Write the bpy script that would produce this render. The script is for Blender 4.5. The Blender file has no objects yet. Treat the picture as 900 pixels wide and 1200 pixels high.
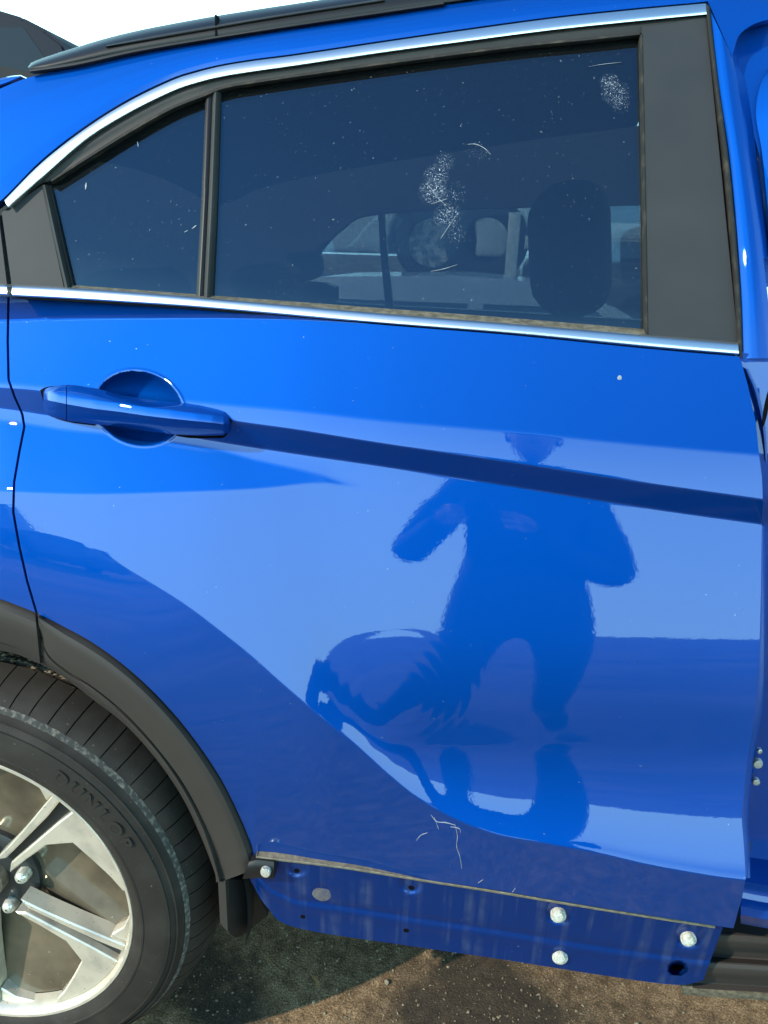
import bpy, bmesh, math, random
import numpy as np
from mathutils import Vector, Matrix
R = math.radians
random.seed(7); rng = np.random.default_rng(7)
scene = bpy.context.scene
COL = scene.collection

# ------------------------------------------------------------------ camera (pose solved from the rear wheel rim)
F = 900.0                                   # focal length in pixels of the 900x1200 photograph
n_c = np.array([0.1314, 0.3124, 0.9408]); n_c /= np.linalg.norm(n_c)     # car inward normal: right, up, forward in camera axes
xr = np.array([1.0, -0.030, 0.0]); X_c = xr - n_c * (xr @ n_c); X_c /= np.linalg.norm(X_c)
Z_c = np.cross(X_c, n_c); Z_c = -Z_c if Z_c[1] < 0 else Z_c
RIM = np.array([(0,894.7),(40,910.7),(66.7,928),(90.7,950.7),(117,977),(136,1005),(152,1042.7),(157,1072),(156.8,1100),(146.7,1133),(128,1154.7),(104,1172),(72,1184),(37,1189),(0,1188)], float)
def wdir(u, v):                             # world direction of a pixel
    d = np.array([u - 450.0, -(v - 600.0), F])
    return np.array([d @ X_c, d @ n_c, d @ Z_c])
_q = np.array([wdir(*p) for p in RIM]); _a = _q[:, 0] / _q[:, 1]; _b = _q[:, 2] / _q[:, 1]
_s = np.linalg.lstsq(np.c_[_a, _b, np.ones(len(_a))], _a**2 + _b**2, rcond=None)[0]
_cx, _cz = _s[0] / 2, _s[1] / 2; _r = math.sqrt(_s[2] + _cx**2 + _cz**2)
DIST = 0.243 / _r
WX, WZ = _cx * DIST, 0.345
CAMP = np.array([0.0, -DIST, WZ - _cz * DIST])
print('CAM', CAMP, 'WHEEL', WX, WZ)
cam_d = bpy.data.cameras.new('camera'); cam = bpy.data.objects.new('camera', cam_d); COL.objects.link(cam)
M3 = Matrix(((X_c[0], X_c[1], -X_c[2]), (n_c[0], n_c[1], -n_c[2]), (Z_c[0], Z_c[1], -Z_c[2])))
cam.matrix_world = Matrix.Translation(Vector(CAMP)) @ M3.to_4x4()
cam_d.sensor_fit = 'VERTICAL'; cam_d.sensor_height = 24.0; cam_d.lens = 24.0 * F / 1200.0
cam_d.clip_start = 0.01; cam_d.clip_end = 2000
scene.camera = cam
def U(u, v, y):                             # pixel -> point on the upright plane Y = y
    d = wdir(u, v); t = (y - CAMP[1]) / d[1]
    return CAMP + d * t

# ------------------------------------------------------------------ sky, sun, exposure
SUN_EL, SUN_AZ = R(36.5), R(48)               # azimuth measured from straight behind the camera towards the left
sdir = Vector((-math.sin(SUN_AZ) * math.cos(SUN_EL), -math.cos(SUN_AZ) * math.cos(SUN_EL), math.sin(SUN_EL)))
world = bpy.data.worlds.new('World'); scene.world = world; world.use_nodes = True
wn, wl = world.node_tree.nodes, world.node_tree.links
bg = wn['Background']
sky = wn.new('ShaderNodeTexSky'); sky.sky_type = 'NISHITA'; sky.sun_disc = False
sky.sun_elevation = SUN_EL; sky.sun_rotation = math.atan2(sdir.x, sdir.y)
sky.air_density = 2.0; sky.dust_density = 0.0; sky.ozone_density = 6.0; sky.altitude = 100
# pale haze bank all round the horizon, clear blue overhead
tc = wn.new('ShaderNodeTexCoord'); sep = wn.new('ShaderNodeSeparateXYZ')
wl.new(tc.outputs['Generated'], sep.inputs[0])
ramp = wn.new('ShaderNodeValToRGB')
ramp.color_ramp.elements[0].position = 0.0; ramp.color_ramp.elements[0].color = (1, 1, 1, 1)
ramp.color_ramp.elements[1].position = 0.66; ramp.color_ramp.elements[1].color = (0, 0, 0, 1)
_e = ramp.color_ramp.elements.new(0.34); _e.color = (0.8, 0.8, 0.8, 1)
_e = ramp.color_ramp.elements.new(0.50); _e.color = (0.2, 0.2, 0.2, 1)
wl.new(sep.outputs['Z'], ramp.inputs[0])
mixw = wn.new('ShaderNodeMix'); mixw.data_type = 'RGBA'
mixw.inputs[7].default_value = (12.0, 21.5, 23.5, 1)
hs = wn.new('ShaderNodeHueSaturation'); hs.inputs['Saturation'].default_value = 1.25; wl.new(sky.outputs[0], hs.inputs['Color'])
wl.new(ramp.outputs[0], mixw.inputs[0]); wl.new(hs.outputs[0], mixw.inputs[6])
wl.new(mixw.outputs[2], bg.inputs[0]); bg.inputs[1].default_value = 0.15
sun_d = bpy.data.lights.new('sun', 'SUN'); sun_d.energy = 3.8; sun_d.angle = R(0.9); sun_d.color = (1.0, 0.90, 0.74)
sun = bpy.data.objects.new('sun', sun_d); COL.objects.link(sun)
sun.rotation_euler = sdir.to_track_quat('Z', 'Y').to_euler()
scene.view_settings.view_transform = 'Standard'; scene.view_settings.look = 'None'
scene.view_settings.exposure = 0.45; scene.view_settings.gamma = 1.0; scene.view_settings.use_curve_mapping = False
scene.cycles.max_bounces = 12; scene.cycles.transparent_max_bounces = 16
scene.cycles.caustics_reflective = False; scene.cycles.caustics_refractive = False

# ------------------------------------------------------------------ materials
def mat(name, col, rough=0.5, metal=0.0, coat=0.0, spec=0.5, noise=None, bump=None, dirt=None):
    m = bpy.data.materials.new(name); m.use_nodes = True
    nt = m.node_tree; b = nt.nodes['Principled BSDF']
    b.inputs['Base Color'].default_value = (*col, 1); b.inputs['Roughness'].default_value = rough
    b.inputs['Metallic'].default_value = metal; b.inputs['Specular IOR Level'].default_value = spec
    b.inputs['Coat Weight'].default_value = coat; b.inputs['Coat Roughness'].default_value = 0.0
    t = nt.nodes.new('ShaderNodeTexCoord')
    cur = None
    if noise:                               # (scale, colour2, low, high)
        nz = nt.nodes.new('ShaderNodeTexNoise'); nz.inputs['Scale'].default_value = noise[0]; nz.inputs['Detail'].default_value = 8
        nt.links.new(t.outputs['Object'], nz.inputs['Vector'])
        rp = nt.nodes.new('ShaderNodeValToRGB'); rp.color_ramp.elements[0].position = noise[2]; rp.color_ramp.elements[1].position = noise[3]
        rp.color_ramp.elements[0].color = (*col, 1); rp.color_ramp.elements[1].color = (*noise[1], 1)
        nt.links.new(nz.outputs['Fac'], rp.inputs[0]); nt.links.new(rp.outputs[0], b.inputs['Base Color']); cur = rp.outputs[0]
    if dirt:                                # (scale, colour, threshold): small specks
        nz = nt.nodes.new('ShaderNodeTexNoise'); nz.inputs['Scale'].default_value = dirt[0]; nz.inputs['Detail'].default_value = 3
        nt.links.new(t.outputs['Object'], nz.inputs['Vector'])
        rp = nt.nodes.new('ShaderNodeValToRGB'); rp.color_ramp.elements[0].position = dirt[2]; rp.color_ramp.elements[1].position = dirt[2] + 0.04
        nt.links.new(nz.outputs['Fac'], rp.inputs[0])
        mx = nt.nodes.new('ShaderNodeMix'); mx.data_type = 'RGBA'
        mx.inputs[6].default_value = (*col, 1); mx.inputs[7].default_value = (*dirt[1], 1)
        if cur: nt.links.new(cur, mx.inputs[6])
        nt.links.new(rp.outputs[0], mx.inputs[0]); nt.links.new(mx.outputs[2], b.inputs['Base Color'])
    if bump:                                # (scale, strength, distance)
        nz = nt.nodes.new('ShaderNodeTexNoise'); nz.inputs['Scale'].default_value = bump[0]; nz.inputs['Detail'].default_value = 6
        nt.links.new(t.outputs['Object'], nz.inputs['Vector'])
        bp = nt.nodes.new('ShaderNodeBump'); bp.inputs['Strength'].default_value = bump[1]; bp.inputs['Distance'].default_value = bump[2]
        nt.links.new(nz.outputs['Fac'], bp.inputs['Height']); nt.links.new(bp.outputs[0], b.inputs['Normal'])
    return m
def paint_mat(name, col, specks=True):
    m = bpy.data.materials.new(name); m.use_nodes = True
    nt = m.node_tree; b = nt.nodes['Principled BSDF']
    t = nt.nodes.new('ShaderNodeTexCoord')
    b.inputs['Metallic'].default_value = 0.78; b.inputs['Roughness'].default_value = 0.64; b.inputs['Specular IOR Level'].default_value = 0.0
    b.inputs['Coat Weight'].default_value = 1.0; b.inputs['Coat Roughness'].default_value = 0.0; b.inputs['Coat IOR'].default_value = 1.57
    # metal flake
    fl = nt.nodes.new('ShaderNodeTexNoise'); fl.inputs['Scale'].default_value = 2600; fl.inputs['Detail'].default_value = 1
    nt.links.new(t.outputs['Object'], fl.inputs['Vector'])
    rp = nt.nodes.new('ShaderNodeValToRGB'); rp.color_ramp.elements[0].position = 0.3; rp.color_ramp.elements[1].position = 0.75
    rp.color_ramp.elements[0].color = (col[0], col[1] * 0.9, col[2] * 0.93, 1); rp.color_ramp.elements[1].color = (col[0] * 1.15, col[1] * 1.12, min(1, col[2] * 1.07), 1)
    nt.links.new(fl.outputs['Fac'], rp.inputs[0]); out = rp.outputs[0]
    # dust specks and faint film of dust
    d1 = nt.nodes.new('ShaderNodeTexNoise'); d1.inputs['Scale'].default_value = 210; d1.inputs['Detail'].default_value = 2
    nt.links.new(t.outputs['Object'], d1.inputs['Vector'])
    r1 = nt.nodes.new('ShaderNodeValToRGB'); r1.color_ramp.elements[0].position = 0.765; r1.color_ramp.elements[1].position = 0.83
    nt.links.new(d1.outputs['Fac'], r1.inputs[0])
    mx = nt.nodes.new('ShaderNodeMix'); mx.data_type = 'RGBA'; mx.inputs[7].default_value = (0.25, 0.32, 0.42, 1)
    nt.links.new(r1.outputs[0], mx.inputs[0]); nt.links.new(out, mx.inputs[6]); nt.links.new(mx.outputs[2], b.inputs['Base Color'])
    # orange peel in the lacquer
    op = nt.nodes.new('ShaderNodeTexNoise'); op.inputs['Scale'].default_value = 260; op.inputs['Detail'].default_value = 2
    nt.links.new(t.outputs['Object'], op.inputs['Vector'])
    bp = nt.nodes.new('ShaderNodeBump'); bp.inputs['Strength'].default_value = 0.022; bp.inputs['Distance'].default_value = 0.001
    nt.links.new(op.outputs['Fac'], bp.inputs['Height']); nt.links.new(bp.outputs[0], b.inputs['Coat Normal'])
    return m
def glass_mat(name, tint, marks=()):
    m = bpy.data.materials.new(name); m.use_nodes = True
    nt = m.node_tree; N, L = nt.nodes, nt.links
    N.remove(N['Principled BSDF']); out = N['Material Output']
    tr = N.new('ShaderNodeBsdfTransparent'); tr.inputs[0].default_value = (*tint, 1)
    gl = N.new('ShaderNodeBsdfGlossy'); gl.inputs['Roughness'].default_value = 0.0; gl.inputs[0].default_value = (0.55, 0.8, 1.0, 1)
    geo = N.new('ShaderNodeNewGeometry')
    dt = N.new('ShaderNodeVectorMath'); dt.operation = 'DOT_PRODUCT'; L.new(geo.outputs['Incoming'], dt.inputs[0]); L.new(geo.outputs['Normal'], dt.inputs[1])
    ab = N.new('ShaderNodeMath'); ab.operation = 'ABSOLUTE'; L.new(dt.outputs['Value'], ab.inputs[0])
    s1 = N.new('ShaderNodeMath'); s1.operation = 'SUBTRACT'; s1.inputs[0].default_value = 1; L.new(ab.outputs[0], s1.inputs[1])
    pw = N.new('ShaderNodeMath'); pw.operation = 'POWER'; pw.inputs[1].default_value = 5; L.new(s1.outputs[0], pw.inputs[0])
    ma = N.new('ShaderNodeMath'); ma.operation = 'MULTIPLY_ADD'; ma.inputs[1].default_value = 0.90; ma.inputs[2].default_value = 0.10; L.new(pw.outputs[0], ma.inputs[0])
    mx = N.new('ShaderNodeMixShader'); L.new(ma.outputs[0], mx.inputs[0]); L.new(tr.outputs[0], mx.inputs[1]); L.new(gl.outputs[0], mx.inputs[2])
    cur = mx.outputs[0]
    t = N.new('ShaderNodeTexCoord')
    df = N.new('ShaderNodeBsdfDiffuse'); df.inputs[0].default_value = (0.62, 0.66, 0.7, 1)
    # even film of dust with fine specks
    nz = N.new('ShaderNodeTexNoise'); nz.inputs['Scale'].default_value = 240; nz.inputs['Detail'].default_value = 3; L.new(t.outputs['Object'], nz.inputs['Vector'])
    rp = N.new('ShaderNodeValToRGB'); rp.color_ramp.elements[0].position = 0.70; rp.color_ramp.elements[1].position = 0.78
    rp.color_ramp.elements[0].color = (0.006, 0.006, 0.006, 1); rp.color_ramp.elements[1].color = (0.15, 0.25, 0.25, 1)
    L.new(nz.outputs['Fac'], rp.inputs[0]); fac = rp.outputs[0]
    for (p, rad, inner, sc, th) in marks:   # clusters of scratches where something rubbed the pane
        vs = N.new('ShaderNodeVectorMath'); vs.operation = 'DISTANCE'; L.new(t.outputs['Object'], vs.inputs[0]); vs.inputs[1].default_value = p
        mr = N.new('ShaderNodeValToRGB'); mr.color_ramp.elements[0].position = 0; v0 = 0 if inner else 1
        mr.color_ramp.elements[0].color = (v0, v0, v0, 1); mr.color_ramp.elements[1].position = 1; mr.color_ramp.elements[1].color = (0, 0, 0, 1)
        e = mr.color_ramp.elements.new(0.72 if inner else 0.45); e.color = (1, 1, 1, 1)
        sc1 = N.new('ShaderNodeMath'); sc1.operation = 'DIVIDE'; sc1.inputs[1].default_value = rad; L.new(vs.outputs['Value'], sc1.inputs[0]); L.new(sc1.outputs[0], mr.inputs[0])
        n2 = N.new('ShaderNodeTexNoise'); n2.inputs['Scale'].default_value = sc; n2.inputs['Detail'].default_value = 4; n2.inputs['Distortion'].default_value = 1.2; L.new(t.outputs['Object'], n2.inputs['Vector'])
        r2 = N.new('ShaderNodeValToRGB'); r2.color_ramp.elements[0].position = th; r2.color_ramp.elements[1].position = th + 0.05; L.new(n2.outputs['Fac'], r2.inputs[0])
        mu = N.new('ShaderNodeMath'); mu.operation = 'MULTIPLY'; L.new(mr.outputs[0], mu.inputs[0]); L.new(r2.outputs[0], mu.inputs[1])
        ad = N.new('ShaderNodeMath'); ad.operation = 'MAXIMUM'; L.new(fac, ad.inputs[0]); L.new(mu.outputs[0], ad.inputs[1]); fac = ad.outputs[0]
    m2 = N.new('ShaderNodeMixShader'); L.new(fac, m2.inputs[0]); L.new(cur, m2.inputs[1]); L.new(df.outputs[0], m2.inputs[2])
    L.new(m2.outputs[0], out.inputs['Surface'])
    return m
PAINT = paint_mat('blue_metallic_paint', (0.0001, 0.060, 0.335))
CHROME = mat('satin_chrome', (0.84, 0.84, 0.84), 0.34, 1.0)
TRIM = mat('grained_black_plastic', (0.024, 0.023, 0.0225), 0.5, spec=0.22, noise=(9, (0.036, 0.034, 0.032), 0.35, 0.75), bump=(900, 0.15, 0.0006))
FLARE = mat('weathered_grey_plastic', (0.037, 0.032, 0.029), 0.55, spec=0.22, noise=(6, (0.048, 0.041, 0.036), 0.35, 0.75), bump=(1100, 0.15, 0.0005))
GLOSSB = mat('satin_black_film', (0.026, 0.028, 0.031), 0.62, spec=0.22, noise=(14, (0.034, 0.035, 0.037), 0.3, 0.8))
RUBBER = mat('seal_rubber', (0.025, 0.023, 0.021), 0.7, spec=0.2, noise=(60, (0.07, 0.06, 0.045), 0.5, 0.75))
DUSTY = mat('dusty_seal', (0.06, 0.05, 0.035), 0.9, noise=(120, (0.16, 0.135, 0.09), 0.35, 0.7), bump=(300, 0.6, 0.002))
SEALTAN = mat('dusty_weatherstrip', (0.17, 0.15, 0.11), 0.9, noise=(150, (0.30, 0.27, 0.2), 0.4, 0.7))
DARK = mat('dark_cavity', (0.004, 0.004, 0.005), 0.9, spec=0.05)
BLACKP = mat('black_plastic', (0.012, 0.012, 0.013), 0.42, spec=0.3)
STEEL = mat('zinc_steel', (0.75, 0.74, 0.66), 0.3, 0.6, dirt=(300, (0.3, 0.25, 0.16), 0.6))
WHITEP = mat('white_nylon_clip', (0.55, 0.55, 0.50), 0.5, noise=(300, (0.30, 0.28, 0.22), 0.45, 0.7))
TYRE = mat('tyre_rubber', (0.024, 0.020, 0.017), 0.66, spec=0.2, noise=(22, (0.036, 0.031, 0.026), 0.45, 0.72), bump=(500, 0.25, 0.001), dirt=(260, (0.13, 0.115, 0.09), 0.71))
LETTER = mat('tyre_lettering', (0.026, 0.0225, 0.0195), 0.7, spec=0.2)
SCUFF = mat('scuffed_rubber', (0.045, 0.043, 0.039), 0.85, noise=(150, (0.27, 0.245, 0.20), 0.47, 0.78), bump=(600, 0.6, 0.001))
ALLOY = mat('machined_alloy', (0.86, 0.77, 0.63), 0.27, 0.6, noise=(30, (0.58, 0.53, 0.45), 0.45, 0.75), dirt=(260, (0.2, 0.17, 0.12), 0.7))
ALLOYD = mat('dark_alloy_pockets', (0.035, 0.036, 0.036), 0.4, 0.3, dirt=(220, (0.35, 0.32, 0.26), 0.72))
WFILM = mat('dusty_wheel_back', (0.12, 0.10, 0.072), 0.10, 0.55, noise=(11, (0.30, 0.25, 0.175), 0.35, 0.7), dirt=(200, (0.5, 0.48, 0.42), 0.71))
CLOTH = mat('seat_cloth', (0.012, 0.013, 0.015), 0.9)
LINER = mat('grey_headliner', (0.035, 0.035, 0.036), 0.95)

# ------------------------------------------------------------------ mesh helpers
def link(name, me, m=None, parent=None, smooth=True, angle=35):
    o = bpy.data.objects.new(name, me); COL.objects.link(o)
    if m: me.materials.append(m)
    if smooth:
        me.polygons.foreach_set('use_smooth', [True] * len(me.polygons))
        try: me.set_sharp_from_angle(angle=R(angle))
        except Exception: pass
    if parent: o.parent = parent; o.matrix_parent_inverse = parent.matrix_world.inverted()
    return o
def empty(name, loc=(0, 0, 0)):
    o = bpy.data.objects.new(name, None); o.empty_display_size = 0.1; COL.objects.link(o); o.location = loc
    bpy.context.view_layer.update(); return o
def tag(o, label=None, cat=None, group=None, kind=None):
    if label: o['label'] = label
    if cat: o['category'] = cat
    if group: o['group'] = group
    if kind: o['kind'] = kind
    return o
def raw(name, V, Fc, m=None, parent=None, **k):
    me = bpy.data.meshes.new(name); me.from_pydata([tuple(map(float, v)) for v in V], [], Fc); me.update()
    return link(name, me, m, parent, **k)
def grid(name, P, m=None, parent=None, skirt=None, closed=False, back=True, **k):
    """P[i][j] 3-D points; skirt: vector that pushes a back sheet / rim inwards to give real thickness"""
    P = np.asarray(P, float); ni, nj = P.shape[:2]
    V = [tuple(p) for p in P.reshape(-1, 3)]; Fc = []
    idx = lambda i, j: i * nj + j
    for i in range(ni - 1):
        for j in range(nj - 1): Fc.append((idx(i, j), idx(i + 1, j), idx(i + 1, j + 1), idx(i, j + 1)))
    if skirt is not None:
        sk = np.asarray(skirt, float)
        loop = [idx(i, 0) for i in range(ni)] + [idx(ni - 1, j) for j in range(1, nj)] + [idx(i, nj - 1) for i in range(ni - 2, -1, -1)] + [idx(0, j) for j in range(nj - 2, 0, -1)]
        base = len(V)
        if back:
            V += [tuple(np.array(v) + sk) for v in V]
            for i in range(ni - 1):
                for j in range(nj - 1): Fc.append((base + idx(i, j), base + idx(i, j + 1), base + idx(i + 1, j + 1), base + idx(i + 1, j)))
            for a, b in zip(loop, loop[1:] + loop[:1]): Fc.append((a, base + a, base + b, b))
        else:
            V += [tuple(np.array(V[a]) + sk) for a in loop]; n = len(loop)
            for q in range(n): Fc.append((loop[q], base + q, base + (q + 1) % n, loop[(q + 1) % n]))
    return raw(name, V, Fc, m, parent, **k)
def resample(pts, n, smooth=True):
    p = np.asarray(pts, float)
    if smooth and len(p) > 2:               # Catmull-Rom
        q = np.vstack([2 * p[0] - p[1], p, 2 * p[-1] - p[-2]]); out = []
        for i in range(1, len(q) - 2):
            for t in np.linspace(0, 1, 16, endpoint=False):
                a, b, c, d = q[i - 1], q[i], q[i + 1], q[i + 2]
                out.append(0.5 * (2 * b + (c - a) * t + (2 * a - 5 * b + 4 * c - d) * t * t + (3 * b - a - 3 * c + d) * t**3))
        out.append(q[-2]); p = np.array(out)
    s = np.r_[0, np.cumsum(np.linalg.norm(np.diff(p, axis=0), axis=1))]
    t = np.linspace(0, s[-1], n)
    return np.c_[[np.interp(t, s, p[:, k]) for k in range(p.shape[1])]].T
def lathe(name, prof, centre, m, parent, seg=128, a0=0, a1=360, **k):   # prof: (r, y); axis along Y
    full = abs(a1 - a0) >= 359.9; V = []; Fc = []; n = len(prof); ns = seg if full else seg + 1
    for i in range(ns):
        a = R(a0 + (a1 - a0) * i / seg)
        for r, y in prof: V.append((centre[0] + r * math.sin(a), centre[1] + y, centre[2] + r * math.cos(a)))
    for i in range(seg):
        i2 = (i + 1) % ns
        for j in range(n - 1): Fc.append((i * n + j, i * n + j + 1, i2 * n + j + 1, i2 * n + j))
    return raw(name, V, Fc, m, parent, **k)
def bm_obj(name, bm, m, parent=None, **k):
    bmesh.ops.recalc_face_normals(bm, faces=bm.faces)
    me = bpy.data.meshes.new(name); bm.to_mesh(me); bm.free(); return link(name, me, m, parent, **k)
def box(name, lo, hi, m, parent=None, bev=0.01, seg=2):
    bm = bmesh.new(); bmesh.ops.create_cube(bm, size=1)
    for v in bm.verts: v.co = Vector([lo[i] + (v.co[i] + 0.5) * (hi[i] - lo[i]) for i in range(3)])
    if bev: bmesh.ops.bevel(bm, geom=bm.edges[:], offset=bev, segments=seg, affect='EDGES', profile=0.5)
    return bm_obj(name, bm, m, parent)
def prism(name, poly, y0, y1, m, parent=None, bev=0.0, seg=2, **k):     # poly (x, z) pushed from y0 to y1
    bm = bmesh.new(); a = [bm.verts.new((x, y0, z)) for x, z in poly]; b = [bm.verts.new((x, y1, z)) for x, z in poly]
    bm.faces.new(a); bm.faces.new(b[::-1]); n = len(poly)
    for i in range(n): bm.faces.new((a[i], b[i], b[(i + 1) % n], a[(i + 1) % n]))
    if bev:
        bmesh.ops.recalc_face_normals(bm, faces=bm.faces)
        bmesh.ops.bevel(bm, geom=bm.edges[:], offset=bev, segments=seg, affect='EDGES', profile=0.5, clamp_overlap=True)
    return bm_obj(name, bm, m, parent, **k)

# ------------------------------------------------------------------ side surface of the car
def line(pts):
    p = np.array(pts, float)
    s = resample(p, 400)
    o = np.argsort(s[:, 0]); return lambda u: np.interp(u, s[o, 0], s[o, 1])
def lin(pts):
    p = np.array(pts, float); g = np.arange(-160, 991, 2.0); t = np.interp(g, p[:, 0], p[:, 1])
    kk = np.exp(-0.5 * (np.arange(-30, 31) / 8.0)**2); kk /= kk.sum(); t = np.convolve(np.pad(t, 30, mode='edge'), kk, 'valid')
    return lambda u: np.interp(u, g, t)
Lbelt = line([(-80,343),(14,348),(150,356),(250,363),(450,381),(600,393),(760,409),(866,418),(900,421)])
Lsh = line([(-80,444),(0,449),(45,453),(130,460),(245,472),(350,481),(450,492),(600,505),(750,520),(888,532),(910,534)])
Lg0 = line([(-80,449),(0,454.5),(45,458),(130,470),(272,493),(350,504),(450,520),(600,542),(750,565),(892,585),(910,588)])
Lg1 = line([(-80,472),(0,478),(55,486),(130,496),(260,518),(350,532),(450,546.5),(600,570),(750,594),(892,614),(910,617)])
Lb0 = line([(-80,489),(0,493),(75,504),(150,512),(240,525),(300,540),(370,555),(420,566),(600,594),(910,642)])
Lb1 = line([(-80,575),(0,576),(100,579),(200,576.5),(300,572),(370,566),(420,573),(600,602),(910,652)])
Lcr = line([(-80,610),(0,612),(60,622),(112,642),(150,666),(213,706),(257,739),(293,768),(330,801),(384,847),(415,871),(455,907),(491,935.6),(535,960),(584,978),(633,987),(695,998),(760,1013),(833,1026),(872,1031),(910,1036)])
Lbot = line([(-80,686),(-40,691),(0,702),(22,710),(44,719),(73,733.5),(110,754),(147,781),(183,814),(220,856),(257,909.5),(282,959),(299,1001),(303,1003),(400,1015),(500,1031),(580,1043),(700,1063),(840,1085),(860,1088),(910,1095)])
def L4(u):
    a, b = Lb1(u), Lcr(u); w = np.interp(u, [320, 490], [0, 1]); w = w * w * (3 - 2 * w); return (1 - w) * (a + 0.4 * (b - a)) + w * 744
def L5(u):
    a, b = Lb1(u), Lcr(u); w = np.interp(u, [360, 500], [0, 1]); w = w * w * (3 - 2 * w); return (1 - w) * (a + 0.78 * (b - a)) + w * 855
ROWS = []     # (line, half-width of the rounded edge in px, tilt above, tilt below) tilt = degrees the surface faces up
k = lambda v: (lambda u: v + 0 * u)
ROWS.append((Lbelt, 0, k(27.), k(27.)))
ROWS.append((Lsh, 3.0, k(33.), k(19.)))
ROWS.append((Lg0, 1.2, k(18.), lin([(-80,-6),(40,-10),(270,-32),(450,-40),(910,-38)])))
ROWS.append((Lg1, 1.5, lin([(-80,-6),(40,-10),(270,-32),(450,-40),(910,-38)]), k(18.5)))
blob = lin([(-80,34),(250,34),(330,32),(385,25),(412,18),(910,17.8)])
ROWS.append((Lb0, 2.5, lin([(-80,21),(380,20),(412,18.2),(910,18)]), blob))
ROWS.append((Lb1, 2.0, blob, lin([(-80,17),(910,17.6)])))
ROWS.append((L4, 0, lin([(-80,14),(100,16.5),(365,17),(440,14.5),(500,13.6),(910,13.6)]), lin([(-80,14),(100,16.5),(365,17),(440,14.5),(500,13.6),(910,13.6)])))
ROWS.append((L5, 14, lin([(-80,11),(100,15.5),(362,17),(425,9),(495,0.5),(910,1)]), lin([(-80,11),(100,15.5),(362,17),(425,9),(495,0.5),(910,1)])))
ROWS.append((Lcr, 1.4, lin([(-80,9),(100,15),(350,17),(430,24),(520,31),(910,33)]), lin([(-80,9),(60,13),(112,13),(190,10),(240,5),(330,-1),(500,-9),(910,-11)])))
ROWS.append((Lbot, 0, lin([(-80,6),(100,4),(200,0),(290,-7),(320,-10),(910,-12)]), k(0)))
Y_G = 0.065                                  # depth of the groove's lower edge behind the wheel face
MSEG = 26
def column(u):
    vs, ts = [], []
    for q, (Ln, hw, ta, tb) in enumerate(ROWS):
        v = float(Ln(u))
        if hw and 0 < q < len(ROWS) - 1:
            vs += [v - hw, v + hw]; ts += [float(ta(u)), float(tb(u))]
        else:
            vs.append(v); ts.append(float(ta(u)))
    vs = np.maximum.accumulate(np.array(vs) + np.arange(len(vs)) * 1e-4)
    kn = np.arange(len(vs)); f = np.linspace(0, len(vs) - 1, (len(vs) - 1) * MSEG + 1)
    v = np.interp(f, kn, vs); t = np.interp(f, kn, ts)
    d = np.array([wdir(u, a) for a in v]); y = np.full(len(v), Y_G); vg = float(Lg1(u))
    x = float(U(u, vg, Y_G)[0]); tt = np.tan(np.radians(t))
    for it in range(5):
        z = CAMP[2] + d[:, 2] * (y - CAMP[1]) / d[:, 1]
        yy = np.r_[0, np.cumsum(0.5 * (tt[1:] + tt[:-1]) * np.diff(z))]
        y = yy - np.interp(vg, v, yy) + Y_G + 0.035 * (x - 0.05)**2 - 0.04 * x
    return v, y
CU = np.linspace(-80, 910, 331); COLS = [column(u) for u in CU]
_Y = np.array([c[1] for c in COLS]); _k = np.exp(-0.5 * (np.arange(-9, 10) / 3.5)**2); _k /= _k.sum()
_Yp = np.vstack([2 * _Y[0] - _Y[9:0:-1], _Y, 2 * _Y[-1] - _Y[-2:-11:-1]])
_Y = np.array([_k @ _Yp[i:i + 19] for i in range(len(_Y))]); COLS = [(c[0], y) for c, y in zip(COLS, _Y)]
def cup(u, v):                               # scooped bowl behind the door handle
    e = ((u - 163) / 51.0)**2 + ((v - 478 - 0.10 * (u - 163)) / 42.5)**2
    q = np.clip(1 - e, 0, 1); return 0.040 * q**0.62 - 0.0010 * np.exp(-((np.sqrt(e) - 1.055) / 0.03)**2)
def Sy(u, v):
    f = min(max((u - CU[0]) / (CU[1] - CU[0]), 0), len(CU) - 1.001); i = int(f); f -= i
    return (1 - f) * np.interp(v, *COLS[i]) + f * np.interp(v, *COLS[i + 1])
YB = float(np.mean([Sy(u, Lbelt(u)) for u in (100, 400, 700)])); ZB = float(np.mean([U(u, Lbelt(u), YB)[2] for u in (100, 400, 700)]))
print('belt y,z', YB, ZB)
def Gp(u, v, off=0.0):                       # point on the glasshouse side, off = metres outwards
    y = YB + 0.05
    for it in range(25):
        z = U(u, v, y)[2]; d = z - ZB
        y = 0.5 * y + 0.5 * (YB + 0.004 + 0.40 * d + 0.32 * d * d * (1 if d > 0 else 0))
    return U(u, v, y - off)
def Sp(u, v, off=0.0): return U(u, v, Sy(u, v) - off)
def loft(name, A, B, surf, n, m, offs, M, parent, skirt=(0, 0.012, 0), smoothA=True, **kw):
    """strip between two traced edges on a surface; offs = outward offset across the strip (list)"""
    a = resample(A, n, smoothA); b = resample(B, n, smoothA); t = np.linspace(0, 1, m)
    o = np.interp(t, np.linspace(0, 1, len(offs)), offs)
    P = [[surf(*(a[i] * (1 - t[j]) + b[i] * t[j]), o[j]) for j in range(m)] for i in range(n)]
    return grid(name, P, M, parent, skirt=skirt, **kw)

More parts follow.
